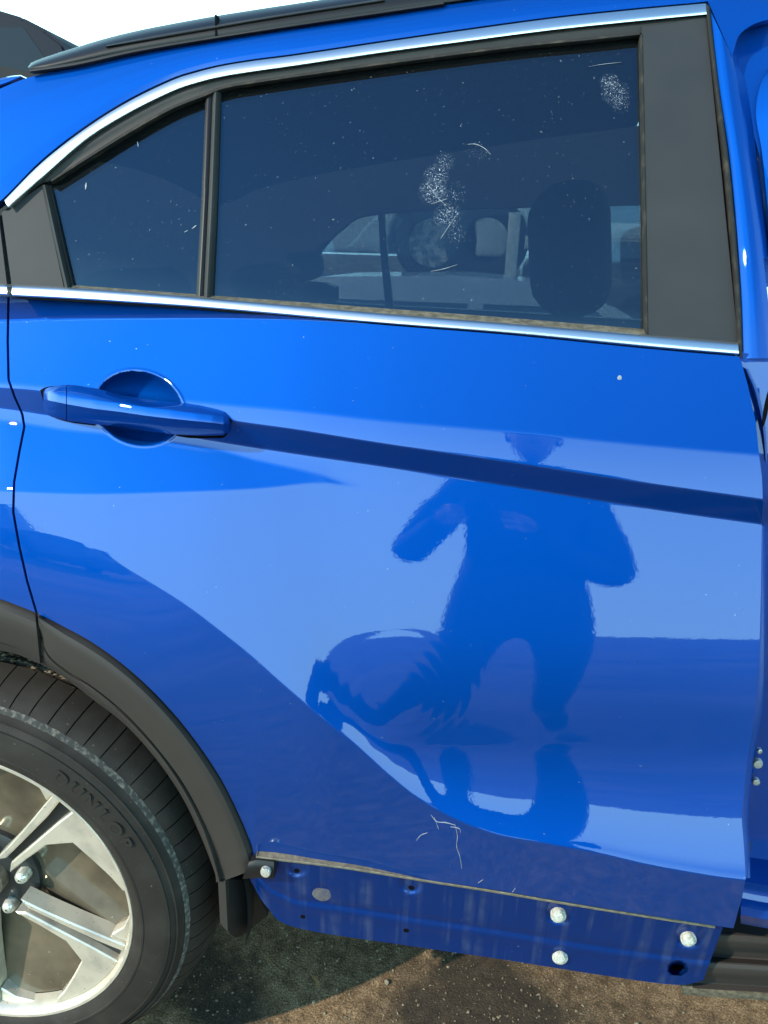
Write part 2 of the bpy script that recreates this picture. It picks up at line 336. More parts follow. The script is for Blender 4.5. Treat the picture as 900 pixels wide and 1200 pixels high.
# ------------------------------------------------------------------ ground
def ground():
    m = bpy.data.materials.new('yard_dirt'); m.use_nodes = True
    N, L = m.node_tree.nodes, m.node_tree.links; b = N['Principled BSDF']; b.inputs['Roughness'].default_value = 0.95
    t = N.new('ShaderNodeTexCoord')
    def nz(scale, detail=6, dist=0):
        q = N.new('ShaderNodeTexNoise'); q.inputs['Scale'].default_value = scale; q.inputs['Detail'].default_value = detail; q.inputs['Distortion'].default_value = dist
        L.new(t.outputs['Object'], q.inputs['Vector']); return q.outputs['Fac']
    def rampn(fac, stops):
        r = N.new('ShaderNodeValToRGB'); e = r.color_ramp.elements
        e[0].position, e[0].color = stops[0][0], (*stops[0][1], 1); e[1].position, e[1].color = stops[-1][0], (*stops[-1][1], 1)
        for p, c in stops[1:-1]: q = e.new(p); q.color = (*c, 1)
        L.new(fac, r.inputs[0]); return r.outputs[0]
    base = rampn(nz(45, 9), [(0.3, (0.11, 0.068, 0.035)), (0.5, (0.205, 0.133, 0.072)), (0.72, (0.31, 0.212, 0.125))])
    fine = rampn(nz(320, 4), [(0.35, (0.45, 0.45, 0.45)), (0.55, (1, 1, 1)), (0.72, (1.7, 1.65, 1.5))])
    mu = N.new('ShaderNodeMix'); mu.data_type = 'RGBA'; mu.blend_type = 'MULTIPLY'; mu.inputs[0].default_value = 1; L.new(base, mu.inputs[6]); L.new(fine, mu.inputs[7])
    big = rampn(nz(1.3, 7, 0.6), [(0.30, (0.50, 0.52, 0.56)), (0.5, (1, 1, 1)), (0.68, (1.45, 1.42, 1.35))])
    mb = N.new('ShaderNodeMix'); mb.data_type = 'RGBA'; mb.blend_type = 'MULTIPLY'; mb.inputs[0].default_value = 1; L.new(mu.outputs[2], mb.inputs[6]); L.new(big, mb.inputs[7]); mu = mb
    # near-black round patches with noisy edges mixed into the dirt colour
    fac = None
    for (u, v, rad) in [(565, 1165, 0.115), (520, 1195, 0.10), (235, 1135, 0.085), (265, 1180, 0.07), (640, 1200, 0.06)]:
        d = wdir(u, v); p = CAMP + d * (-CAMP[2] / d[2])
        ds = N.new('ShaderNodeVectorMath'); ds.operation = 'DISTANCE'; L.new(t.outputs['Object'], ds.inputs[0]); ds.inputs[1].default_value = p
        wob = N.new('ShaderNodeMath'); wob.operation = 'MULTIPLY_ADD'; wob.inputs[1].default_value = 0.16; L.new(nz(16, 6), wob.inputs[0]); L.new(ds.outputs['Value'], wob.inputs[2])
        mr = N.new('ShaderNodeMapRange'); mr.inputs[1].default_value = rad + 0.11; mr.inputs[2].default_value = rad + 0.045; L.new(wob.outputs[0], mr.inputs[0])
        if fac is None: fac = mr.outputs[0]
        else:
            mm = N.new('ShaderNodeMath'); mm.operation = 'MAXIMUM'; L.new(fac, mm.inputs[0]); L.new(mr.outputs[0], mm.inputs[1]); fac = mm.outputs[0]
    ml = N.new('ShaderNodeMath'); ml.operation = 'MULTIPLY'; ml.inputs[1].default_value = 0.82; L.new(fac, ml.inputs[0])
    st = N.new('ShaderNodeMix'); st.data_type = 'RGBA'; L.new(ml.outputs[0], st.inputs[0]); L.new(mu.outputs[2], st.inputs[6]); st.inputs[7].default_value = (0.012, 0.010, 0.008, 1)
    L.new(st.outputs[2], b.inputs['Base Color'])
    bp = N.new('ShaderNodeBump'); bp.inputs['Strength'].default_value = 0.6; bp.inputs['Distance'].default_value = 0.004
    ah = N.new('ShaderNodeMath'); ah.operation = 'ADD'; L.new(nz(260, 6), ah.inputs[0]); L.new(nz(60, 6), ah.inputs[1])
    L.new(ah.outputs[0], bp.inputs['Height']); L.new(bp.outputs[0], b.inputs['Normal'])
    xs = np.r_[-600, -60, -12, -5, np.linspace(-2.2, 2.2, 120), 5, 12, 60, 600]; ys = np.r_[-600, -60, -12, -5, np.linspace(-2.4, 2.4, 130), 5, 12, 60, 600]
    def hz(x, y):
        if abs(x) > 2.1 or abs(y) > 2.3: return 0.0
        return 0.006 * (math.sin(x * 7 + 1.3 * math.sin(y * 5)) * math.sin(y * 6.1 + x * 2)) - 0.004
    P = [[(x, y, hz(x, y)) for y in ys] for x in xs]
    g = grid('ground', P, m); tag(g, 'brown dirt with dark patches and fine gravel of the yard under the car', None, kind='structure')
    g['category'] = 'ground'
    # gravel grains
    bm = bmesh.new(); bmesh.ops.create_icosphere(bm, subdivisions=1, radius=1.0)
    bv = np.array([v.co[:] for v in bm.verts]); bf = [[v.index for v in f.verts] for f in bm.faces]; bm.free()
    V, Fc = [], []
    def pebble(x, y, s, sink=0.3):
        o = len(V); sc = s * (0.6 + 0.8 * rng.random(3)); sc[2] *= 0.7; a = rng.random() * 6.28; c, q = math.cos(a), math.sin(a)
        jit = 1 + 0.25 * (rng.random(len(bv)) - 0.5)
        for p, jv in zip(bv, jit):
            p = p * sc * jv; V.append((x + p[0] * c - p[1] * q, y + p[0] * q + p[1] * c, hz(x, y) + sc[2] * (1 - sink) + p[2]))
        Fc.extend([[o + i for i in f] for f in bf])
    for _ in range(9000):
        x = rng.uniform(-0.75, 0.85); y = rng.uniform(-0.25, 0.75); pebble(x, y, 0.0008 + 0.0018 * rng.random()**3)
    for _ in range(70):
        x = rng.uniform(-0.75, 0.85); y = rng.uniform(-0.2, 0.8); pebble(x, y, 0.003 + 0.005 * rng.random()**2)
    gm = mat('gravel_grains', (0.12, 0.095, 0.06), 0.95, noise=(90, (0.24, 0.20, 0.14), 0.4, 0.65))
    o = raw('gravel', V, Fc, gm, smooth=False); tag(o, 'scattered small gravel grains lying on the brown dirt', 'gravel', kind='stuff')
ground()

# ------------------------------------------------------------------ the car
car = empty('car', (WX + 0.6, 0.8, 0.0))
tag(car, 'glossy metallic blue crossover with tinted windows, its rear door filling the frame', 'car')

# door skin, conforming to its gaps
Lgap = [(345,10),(400,9),(445,10),(465,17),(485,26),(500,28.5),(530,22.5),(565,16.5),(600,15.5),(640,22.5),(680,31.5),(719,43)]
def gapu(v): a = np.array(Lgap); return np.interp(v, a[:, 0], a[:, 1])
Lfr = [(418,866.5),(425,869),(450,876),(496,886),(532,889.5),(560,893),(590,894),(616,892.5),(700,891.5),(760,890),(833,885),(899,875),(958,869),(995,872),(1029,874),(1050,870),(1090,859)]
def frontu(v): a = np.array(Lfr); return np.interp(v, a[:, 0], a[:, 1])
VT = np.array([c[0] for c in COLS]); YT = np.array([c[1] for c in COLS])
def tab(T, u, fi):
    a = np.clip((u - CU[0]) / (CU[1] - CU[0]), 0, len(CU) - 1.001); i = a.astype(int); a = a - i
    b = np.clip(fi, 0, T.shape[1] - 1.001); j = b.astype(int); b = b - j
    return (T[i, j] * (1 - b) + T[i, j + 1] * b) * (1 - a) + (T[i + 1, j] * (1 - b) + T[i + 1, j + 1] * b) * a
def skin_points(left, right, svals, rows_per, fine=None):
    nk = (VT.shape[1] - 1) // MSEG; fi = []; c1, c2, c3 = [int((q + 80) / 3) for q in (500, 120, 160)]
    for a in range(nk):
        span = max(VT[c, (a + 1) * MSEG] - VT[c, a * MSEG] for c in (c1, c2)); mid = VT[c3, a * MSEG]; end = VT[c3, (a + 1) * MSEG]
        rp = 1.1 if (fine and end > 428 and mid < 530) else rows_per
        nn = max(4 if span < 7 else 1, int(round(span / rp)))
        fi += [a * MSEG + MSEG * t / nn for t in range(nn)]
    fi = np.array(fi + [nk * MSEG], float); P = []
    for s_ in svals:
        u = np.full(len(fi), -80.0 + 0 if right(500.0) < 100 else 15 + 865 * s_)
        for it in range(6):
            v = tab(VT, u, fi); l, r_ = left(v), right(v); u = l + (r_ - l) * s_
        v = tab(VT, u, fi); y = tab(YT, u, fi) + cup(u, v)
        rr = np.hypot((u - 462) / 1.15, v - 812); wv = np.clip((105 - rr) / 50, 0, 1) * np.clip((rr - 8) / 25, 0, 1)      # ripples of a shallow dent
        y = y + 0.000042 * wv * np.sin(rr * 0.46 + 0.8 * np.sin(0.06 * u) + 0.5 * np.sin(0.09 * v))
        du, dv = u - 450.0, -(v - 600.0); dx = du * X_c[0] + dv * X_c[1] + F * X_c[2]; dy = du * n_c[0] + dv * n_c[1] + F * n_c[2]; dz = du * Z_c[0] + dv * Z_c[1] + F * Z_c[2]
        t = (y - CAMP[1]) / dy; P.append(np.c_[CAMP[0] + dx * t, CAMP[1] + dy * t, CAMP[2] + dz * t])
    return np.array(P)
_u = np.unique(np.r_[np.linspace(15, 105, 32), np.linspace(105, 222, 110), np.linspace(222, 880, 230)])
PD = skin_points(lambda v: gapu(v) + 1.5, frontu, (_u - 15) / 865.0, 2.6, True)
door = grid('rear_door', PD, PAINT, car, skirt=(0, 0.028, 0), back=False, angle=50)
door['label'] = 'blue rear door with a sharp groove and scooped lower panel'
PQ = skin_points(lambda v: -80.0 + 0 * v, lambda v: gapu(v) - 1.5, np.linspace(0, 1, 30), 3.0)
quarter = grid('quarter_panel', PQ, PAINT, car, skirt=(0, 0.03, 0), back=False, angle=50)
# dark jamb behind the gaps
jamb = grid('door_jamb', [[U(u, v, Sy(gapu(v), v) + 0.026) for v in np.linspace(346, 722, 40)] for u in (-30, 60)], DARK, car)

# ---- glasshouse
ARC_T = [(-30,262),(5,235),(50,190),(100,151),(150,119.5),(200,95),(228,85.5),(260,77.5),(300,71),(350,64.5),(450,49.5),(550,35),(650,21.5),(750,11),(827,4)]
ARC_B = [(-22,268),(10,243),(50,207),(100,164),(150,132.5),(200,107.5),(228,97.5),(260,89.5),(300,83),(350,76),(450,61),(550,47.5),(650,34.5),(750,24),(828,16.5)]
GL_T = [(2,249),(48,217),(60,214),(100,188.5),(150,157.5),(200,129.5),(240,113.5),(260,105.5),(300,98),(450,76.5),(600,57),(690,48),(750,41.5),(829,30)]
loft('upper_trim', ARC_T[1:], ARC_B[1:], Gp, 150, 9, [0.0115, 0.0132, 0.0138, 0.014, 0.014, 0.0136, 0.012], CHROME, door)
loft('window_frame', [(10,243)] + ARC_B[2:], GL_T, Gp, 150, 7, [0.003, 0.006, 0.006, 0.002, 0.004, -0.004], TRIM, door, skirt=(0, 0.03, 0))
loft('window_seal', [(u, v - 4.0) for u, v in GL_T[2:-1]], [(u, v + 1.5) for u, v in GL_T[2:-1]], Gp, 120, 5, [0.005, 0.0085, 0.007, 0.0], RUBBER, door)
scr = [(Gp(507, 222), 0.020, False, 800, 0.60), (Gp(511, 203), 0.018, False, 850, 0.60), (Gp(522, 186), 0.015, False, 900, 0.62), (Gp(530, 225), 0.022, False, 700, 0.66), (Gp(524, 250), 0.020, False, 800, 0.61), (Gp(535, 272), 0.016, False, 850, 0.64),
       (Gp(715, 92), 0.014, False, 900, 0.60), (Gp(722, 105), 0.020, False, 800, 0.61), (Gp(728, 119), 0.014, False, 900, 0.63), (Gp(560, 173), 0.016, False, 900, 0.66)]
TINT = glass_mat('privacy_glass', (0.36, 0.39, 0.41), [(tuple(p), r, i, s, t) for p, r, i, s, t in scr])
FARG = glass_mat('clear_glass', (0.8, 0.84, 0.84))
loft('window_glass', [(252,103),(300,96),(450,74.5),(600,55),(690,46),(756,38)], [(246,352),(300,356),(450,369),(600,381),(690,388),(760,394)], Gp, 60, 40, [-0.006, -0.006], TINT, door, skirt=(0, 0.004, 0))
loft('quarter_glass', [(56,216),(100,186),(150,155),(200,127),(243,110)], [(78,339),(120,341),(160,343.5),(200,346),(232,349)], Gp, 40, 30, [-0.006, -0.006], TINT, door, skirt=(0, 0.004, 0))
loft('division_bar', [(241,108),(236,230),(229.5,349)], [(249,106),(244,230),(238,349)], Gp, 40, 5, [0.0, 0.004, 0.003, 0.001], BLACKP, door)
loft('division_bar_cover', [(249.5,106),(244.5,230),(238.5,349)], [(258.5,104),(254,230),(248,350)], Gp, 40, 6, [0.003, 0.007, 0.007, 0.003, -0.003], TRIM, door)
loft('corner_cover', [(2,249),(26,233),(49,217.5)], [(14,336),(44,337),(75,338)], Gp, 24, 24, [0.003, 0.004], GLOSSB, door)
loft('corner_bead', [(49,217),(62,277),(76,338)], [(57,216),(70.5,277),(84,338.5)], Gp, 30, 6, [0.004, 0.009, 0.009, 0.004, -0.003], TRIM, door)
loft('pillar_cover', [(752,31),(790,27),(827,18.5)], [(758,392),(812,397.5),(865,402.5)], Gp, 20, 50, [0.006, 0.006], GLOSSB, door)
loft('pillar_cover_edge', [(748.5,40),(752,210),(755,392)], [(753.5,40),(757,210),(760,392)], Gp, 40, 5, [-0.002, 0.008, 0.009, 0.006], RUBBER, door)
loft('pillar_seal', [(827,4),(838,100),(851,200),(862,330),(866,418)], [(832,8),(843,100),(856,200),(867.5,330),(871.5,420)], Gp, 50, 5, [0.012, 0.014, 0.012, 0.004], RUBBER, door, skirt=(0, 0.02, 0))
BT = [(14,334),(76,337),(150,342),(250,350),(450,367.5),(600,379.5),(760,393),(865,402)]
BB = [(14,347),(76,350),(150,354.5),(250,361.5),(450,379.5),(600,391.5),(760,407),(866,416)]
loft('belt_trim', BT, BB, Gp, 120, 9, [0.011, 0.0155, 0.0165, 0.017, 0.0175, 0.0178, 0.0175, 0.014], CHROME, door, skirt=(0, 0.03, 0))
loft('belt_gap_seal', [(u, v - 0.5) for u, v in BB], [(u, v + 3.0) for u, v in BB], Gp, 100, 4, [0.002, 0.006, 0.002], RUBBER, door, skirt=(0, 0.03, 0))
loft('window_sweep', [(84,334),(150,339),(250,346.5),(450,361.5),(600,373),(757,386)], [(84,339),(150,343.5),(250,351),(450,368.5),(600,380.5),(760,394)], Gp, 120, 6, [-0.004, 0.0, 0.004, 0.008, 0.009], DUSTY, door)
loft('belt_trim', [(-80,330),(-30,332),(8,333.5)], [(-80,342),(-30,344.5),(8,346)], Gp, 20, 9, [0.011, 0.0155, 0.0165, 0.017, 0.0175, 0.0178, 0.0175, 0.014], CHROME, quarter, skirt=(0, 0.03, 0))
loft('tail_corner_cover', [(-80,270),(-40,262),(-2,252)], [(-80,330),(-30,331.5),(8,333.5)], Gp, 12, 12, [0.002, 0.002], GLOSSB, quarter)

# ---- roof side, roof, rail
RS_B = [(-80,286),(-30,257),(3,233),(48,188),(98,149),(148,117.5),(198,93),(226,83.5),(259,75.5),(299,69),(349,62.5),(449,47.5),(549,33),(649,19.5),(749,9),(829,1.5),(900,-8)]
RS_T = [(-80,130),(-30,117),(0,104),(30,92),(70,82),(110,73),(150,64.5),(200,55),(250,47),(300,39),(350,31),(430,20),(520,6),(620,-8),(720,-22),(820,-34),(900,-44)]
loft('roof_side_panel', RS_T, RS_B, Gp, 160, 40, [0.0, 0.006, 0.008, 0.008, 0.007, 0.004], PAINT, car, skirt=(0, 0.02, 0))
rt = resample(RS_T, 80)
def roofp(u, v, w):
    p = Gp(u, v); q = p.copy(); far = 1.62 - p[1]; q[1] = p[1] + (far - p[1]) * w; q[2] = p[2] - 0.012 + 0.055 * math.sin(math.pi * w)**0.8; return q
roof = grid('roof', [[roofp(u, v, w) for w in np.linspace(0, 1, 24)] for u, v in rt], PAINT, car, skirt=(0, 0, -0.02))
grid('headliner', [[roofp(u, v, w) + np.array([0, 0, -0.045]) for w in np.linspace(0.03, 0.97, 12)] for u, v in rt], LINER, car, skirt=(0, 0, -0.008))
RL_T = [(33,78),(42,71),(90,55),(125,44.5),(160,36),(200,28),(250,19),(300,11),(350,3.5),(420,-7),(520,-21),(640,-37),(800,-56),(900,-68)]
RL_B = [(34,82),(60,79.5),(90,73.5),(125,65.5),(160,58.5),(200,51.5),(250,43.5),(300,36),(350,28),(420,17),(520,3),(640,-13),(800,-32),(900,-44)]
rail = loft('roof_rail', RL_T, RL_B, lambda u, v, o: Gp(u, v, o), 160, 12, [-0.03, -0.006, 0.004, 0.008, 0.010, 0.010, 0.009, 0.006], BLACKP, car, skirt=(0, 0.045, 0))
rail['label'] = 'black moulded roof rail'
loft('rail_groove', [(125,53),(160,46),(200,38.5),(252,29.5),(300,21.5),(350,13.5),(450,-2)], [(124,55.5),(160,50),(200,43),(252,34),(300,25.5),(350,17.5),(450,2)], Gp, 80, 5, [0.009, 0.014, 0.014, 0.009], TRIM, rail)
loft('rail_joint', [(251.5,17),(252,42)], [(253.5,17),(254,42)], Gp, 6, 4, [0.0112, 0.0112], DARK, rail, smoothA=False)
loft('rail_foot_seal', [(34,81),(90,72.5),(160,57.5),(250,42.5),(350,27),(520,2)], [(35,85),(90,77),(160,61.5),(250,46),(350,30.5),(520,5.5)], Gp, 80, 4, [0.010, 0.013, 0.009], TRIM, rail)
# tail spoiler lip at the roof's rear end
sp = loft('tail_spoiler', [(-80,112),(-30,100),(8,90),(24,88)], [(-80,126),(-30,113),(6,102),(26,91)], lambda u, v, o: U(u, v, 0.42 - o), 30, 8, [0.0, 0.01, 0.012, 0.0], PAINT, car, skirt=(0, 0.5, -0.02))

# ---- wheel arch mouldings
FO = [(44,719.5),(73,734),(110,754.5),(147,781.5),(183,814.5),(220,856.5),(257,910),(282,959.5),(298,1001),(300,1018)]
FI = [(46,738),(56,766),(78,785.5),(110,805.5),(147,836),(183,875),(213,915),(235,955),(249,992),(260,1033)]
def Fs(u, v, o): return U(u, v, float(np.interp(u, [-80, 50, 150, 300], [-0.02, -0.02, -0.025, -0.03])) - o)
a_ = resample(FO, 90); b_ = resample(FI, 90)
def fy(u, v): return min(Sy(u, float(Lbot(u))) - 0.004, 0.02)
def arch(name, A, B, n, prof, parent, M):
    a = resample(A, n); b = resample(B, n); t = np.linspace(0, 1, 12); o = np.interp(t, np.linspace(0, 1, len(prof)), prof); P = []
    for i in range(n):
        y0 = Sy(a[i][0], min(a[i][1], float(Lbot(a[i][0])))) + 0.004
        P.append([U(*(a[i] * (1 - s) + b[i] * s), y0 - q) for s, q in zip(t, o)])
    return grid(name, P, M, parent, skirt=(0, 0.03, 0))
da = arch('door_arch_moulding', FO, FI, 90, [0.0, 0.010, 0.013, 0.012, 0.010, 0.008, 0.003], door, FLARE)
QO = [(-80,687),(-40,692),(0,703),(22,711),(41,719)]; 
arch('arch_moulding', QO, [(-80,755),(-40,757),(0,762.5),(22,767.5),(47,778)], 30, [0.0, 0.010, 0.013, 0.012, 0.008, 0.004, -0.004], quarter, FLARE)
QI = [(49,742),(57,768),(79,788),(110,808),(147,838.5),(183,877.5),(211,916.5),(233,957),(247,993),(258,1033)]
QJ = [(36,772),(48,778.5),(73,792.5),(110,820.5),(147,849.5),(183,889.5),(213,933.5),(234,977),(251,1021),(253,1034)]
def lip(u, v, o): return U(u, v, Sy(u, float(Lbot(u))) + 0.006 - o)
loft('arch_lip', QI, QJ, lip, 90, 6, [0.002, 0.004, 0.002, -0.004, -0.014], FLARE, quarter, skirt=(0, 0.04, 0))
grid('arch_gap', [[U(*(p * (1 - s) + q * s), Sy(p[0], float(Lbot(p[0]))) + 0.013) for s in (0, 1)] for p, q in zip(resample([(u - 4, v - 4) for u, v in FI], 60), resample([(u + 3, v + 4) for u, v in QI], 60))], DARK, quarter)
# inner liner of the wheel house
lathe('wheel_house_liner', [(0.405, 0.0), (0.405, 0.30), (0.15, 0.31)], (WX, 0.02, WZ + 0.01), BLACKP, car, 60, -110, 100)

# ---- door handle
HS = [  # u, top v, ridge v, mid v, low v, bottom v, outward reach at ridge, outward reach at mid
 (51,458,462,468,475,480,0.004,0.004),(56,454,461,469,481,487,0.014,0.015),(66,452.5,462.5,471,485,490,0.021,0.023),(83,452.5,465.5,474.5,488,494,0.026,0.028),
 (110,456,469,479,491,497,0.031,0.033),(140,464,473,482.5,494.5,500,0.033,0.036),(170,469.5,477.5,487,499,505,0.034,0.037),(200,472,481,490.5,503,509,0.033,0.036),
 (230,475.5,485,493.5,505,510.5,0.030,0.033),(250,480,487.5,495.5,505.5,510.5,0.026,0.029),(262,483,489.5,497,506.5,510,0.02,0.022),(268,487,491.5,497,503,506,0.008,0.009)]
def handle(name, stations, parent):
    st = np.array(stations, float); us = np.linspace(st[0, 0], st[-1, 0], max(8, int((st[-1, 0] - st[0, 0]) / 3))); P = []
    for u in us:
        r = [np.interp(u, st[:, 0], st[:, k]) for k in range(1, 8)]; top, rid, mid, low, bot, o1, o2 = r
        base = Sy(80, 470) + (Sy(262, 498) - Sy(80, 470)) * (u - 80) / 182.0
        prof = [(top, -0.006), (top, 0.30 * o1), (0.5 * (top + rid), 0.72 * o1), (rid - 0.9, 0.975 * o1), (rid, o1), (rid + 0.8, o1 + 0.0006), (mid - 0.8, o1 + 0.0036), (mid, o1 + 0.0038), (mid + 0.8, o1 + 0.0030), (low, 0.60 * o1), (0.5 * (low + bot), 0.36 * o1), (bot, 0.08 * o1), (bot - 2, -0.006)]
        P.append([U(u, v, base - o) for v, o in prof])
    return grid(name, P, PAINT, parent, skirt=(0, 0.006, 0), angle=28)
cap = [s for s in HS if s[0] < 79]; 
def cut(u):
    st = np.array(HS, float); return tuple([u] + [float(np.interp(u, st[:, 0], st[:, q])) for q in range(1, 8)])
handle('handle_end_cap', [s for s in HS if s[0] < 78] + [cut(77.3)], door)
handle('door_handle', [cut(78.3)] + [s for s in HS if s[0] > 80], door)
GK = [(42,456),(52,449.5),(80,447.5),(110,452.5)], [(48,470),(58,489),(80,497),(120,502)]
loft('handle_gasket', [(47,457),(57,453),(84,451.3),(112,455.5)], [(51,471),(58,486),(80,494.5),(112,499)], Sp, 40, 14, [0.0002, 0.0008, 0.0008, 0.0002], DARK, door, skirt=(0, 0.01, 0))
loft('handle_gasket', [(212,471.5),(227,474),(250,479),(264,485.5),(270.5,491)], [(207,511),(225,513.5),(248,513.5),(264,511.5),(272,493)], Sp, 40, 14, [0.0002, 0.0008, 0.0008, 0.0002], DARK, door, skirt=(0, 0.01, 0))

loft('door_hem', [(892.5,616),(891,700),(889.5,760),(884.5,833),(874.5,899),(868.5,958),(871.5,995),(873.5,1029)], [(897.5,616),(897.5,700),(897,760),(894,826),(883,888),(877,958),(879,995),(880,1029)],
     lambda u, v, o: U(u, v, Sy(min(u, 892), v) + 0.003 - o), 60, 6, [0.0022, 0.001, -0.002, -0.006, -0.012], PAINT, door, skirt=(0, 0.012, 0))
# ---- rocker panel under the door, its clips and holes
RT = [(293,1000),(400,1010),(500,1026),(580,1038),(700,1058),(846,1082)]
RB = [(302,1040),(318,1068),(333,1080),(347,1087),(397,1097),(480,1108.5),(580,1123),(700,1142),(787,1153),(812,1155.5),(822,1150),(833,1127)]
def ry(u, v):
    vt = np.interp(u, [293, 400, 500, 580, 700, 846], [1000, 1010, 1026, 1038, 1058, 1082]); vb = np.interp(u, [300, 318, 347, 480, 580, 700, 812], [1040, 1068, 1087, 1108.5, 1123, 1142, 1155.5])
    s = min(max((v - vt) / max(vb - vt, 1), 0), 1)
    return 0.012 + 0.018 * s + 0.0016 * math.exp(-((s - 0.60) / 0.04)**2) - 0.0012 * math.exp(-((s - 0.70) / 0.06)**2)
ROK_T = [(293,1001),(330,1004),(400,1010),(500,1026),(580,1038),(700,1058),(780,1071),(848,1084)]
ROK_B = [(293,1031),(313,1063),(347,1087),(480,1108.5),(580,1123),(700,1142),(790,1154),(824,1149)]
HOLES = [(348,1020,2.2),(482,1040,2.6),(355,1074,2.0),(476,1090,2.4)]
def rocker():
    a = resample(ROK_T, 260); b = resample(ROK_B, 260); t = np.linspace(0, 1, 44); P = []
    for i in range(260):
        row = []
        for s in t:
            u, v = a[i] * (1 - s) + b[i] * s; y = ry(u, v)
            for (hu, hv, hr) in HOLES[:2]:     # shallow pressed pockets round the upper holes
                e = math.hypot((u - hu) / 15, (v - hv + 4) / 12); y += 0.004 * max(0, min(1, (1 - e) * 3))
            for (hu, hv, hr) in [(654,1069,0),(806,1097,0)]:
                e = math.hypot((u - hu - 2) / 19, (v - hv) / 15); y += 0.004 * max(0, min(1, (1 - e) * 3))
            e = math.hypot((u - 377) / 12, (v - 1046) / 11); y += 0.0015 * max(0, min(1, (1 - e) * 4))
            e = math.hypot((u - 794) / 11.5, (v - 1134.5) / 8.5); y += 0.03 * max(0, min(1, (1 - e) * 4))
            row.append(U(u, v, y))
        P.append(row)
    return grid('rocker_panel', P, PAINT_R, car, skirt=(0, 0.05, 0.0), back=False, angle=50)
PAINT_R = paint_mat('blue_paint_shaded', (0.0002, 0.036, 0.22))  # the car's blue again, darkened: the sill's shade is put into its colour
def add_streaks(m, col, lo, hi, amount):
    nt = m.node_tree; b = nt.nodes['Principled BSDF']; src = b.inputs['Base Color'].links[0].from_socket
    t = nt.nodes.new('ShaderNodeTexCoord'); mp = nt.nodes.new('ShaderNodeMapping'); mp.inputs['Scale'].default_value = (70, 20, 2.2); nt.links.new(t.outputs['Object'], mp.inputs[0])
    a = nt.nodes.new('ShaderNodeTexNoise'); a.inputs['Scale'].default_value = 1.0; a.inputs['Detail'].default_value = 5; nt.links.new(mp.outputs[0], a.inputs['Vector'])
    c = nt.nodes.new('ShaderNodeTexNoise'); c.inputs['Scale'].default_value = 26; c.inputs['Detail'].default_value = 7; nt.links.new(t.outputs['Object'], c.inputs['Vector'])
    r1 = nt.nodes.new('ShaderNodeMapRange'); r1.inputs[1].default_value = lo; r1.inputs[2].default_value = hi; nt.links.new(a.outputs['Fac'], r1.inputs[0])
    r2 = nt.nodes.new('ShaderNodeMapRange'); r2.inputs[1].default_value = 0.35; r2.inputs[2].default_value = 0.7; nt.links.new(c.outputs['Fac'], r2.inputs[0])
    mu = nt.nodes.new('ShaderNodeMath'); mu.operation = 'MULTIPLY'; nt.links.new(r1.outputs[0], mu.inputs[0]); nt.links.new(r2.outputs[0], mu.inputs[1])
    m2 = nt.nodes.new('ShaderNodeMath'); m2.operation = 'MULTIPLY'; m2.inputs[1].default_value = amount; nt.links.new(mu.outputs[0], m2.inputs[0])
    mx = nt.nodes.new('ShaderNodeMix'); mx.data_type = 'RGBA'; mx.inputs[7].default_value = (*col, 1)
    nt.links.new(m2.outputs[0], mx.inputs[0]); nt.links.new(src, mx.inputs[6]); nt.links.new(mx.outputs[2], b.inputs['Base Color'])
add_streaks(PAINT_R, (0.16, 0.21, 0.30), 0.5, 0.75, 0.5)
_b = PAINT_R.node_tree.nodes['Principled BSDF']; _b.inputs['Coat Roughness'].default_value = 0.12; _b.inputs['Coat Weight'].default_value = 0.5
rok = rocker(); rok['label'] = 'bare blue sill with clips and holes below the door'
def disc(name, u, v, y, rx, ry_, depth, M, parent, dome=0.3, seg=18):
    c = U(u, v, y); px = np.linalg.norm(U(u + 1, v, y) - c); V, Fc = [], []
    rings = [(1.0, 0.0), (1.0, -depth * (1 - dome)), (0.86, -depth * 0.93), (0.5, -depth)]
    for s, d in rings:
        for q in range(seg):
            a = 2 * math.pi * q / seg; V.append((c[0] + px * rx * s * math.cos(a), c[1] + d, c[2] + px * ry_ * s * math.sin(a)))
    V.append((c[0], c[1] - depth, c[2])); n = len(rings)
    for r_ in range(n - 1):
        for q in range(seg): Fc.append((r_ * seg + q, (r_ + 1) * seg + q, (r_ + 1) * seg + (q + 1) % seg, r_ * seg + (q + 1) % seg))
    for q in range(seg): Fc.append(((n - 1) * seg + q, len(V) - 1, (n - 1) * seg + (q + 1) % seg))
    Fc.append(tuple(range(seg))[::-1])
    return raw(name, V, Fc, M, parent, angle=40)
for (u, v) in [(654, 1069), (656, 1118), (806, 1097)]:
    y = ry(u, v)
    disc('clip_washer', u, v + 1, y + 0.004, 9.2, 10.2, 0.0065, WHITEP, rok, 0.2)
    disc('clip_head', u, v + 1.5, y - 0.002, 6.6, 7.2, 0.007, WHITEP, rok, 0.5)
for (u, v, r_) in HOLES: disc('panel_hole', u, v, ry(u, v) + (0.004 if v < 1050 else 0), r_ + 1, r_ + 0.8, 0.0006, DARK, rok, 0)
disc('grommet', 377, 1046, ry(377, 1046) + 0.002, 11.5, 11.5, 0.0016, mat('dull_sealant', (0.06, 0.06, 0.085), 0.7, noise=(220, (0.11, 0.10, 0.10), 0.4, 0.65)), rok, 0.4)
disc('drain_hole', 794, 1134, ry(794, 1134) + 0.029, 9, 6.5, 0.0006, DARK, rok, 0)
loft('door_weatherstrip', [(300,1002.5),(400,1014.5),(500,1030.5),(580,1042.5),(700,1062.5),(838,1084)], [(300,1006),(400,1018),(500,1034),(580,1046.5),(700,1066.5),(838,1088)], lambda u, v, o: U(u, v, 0.006 - o), 140, 5, [0, 0.004, 0.004, 0.0], SEALTAN, door, skirt=(0, 0.02, 0))
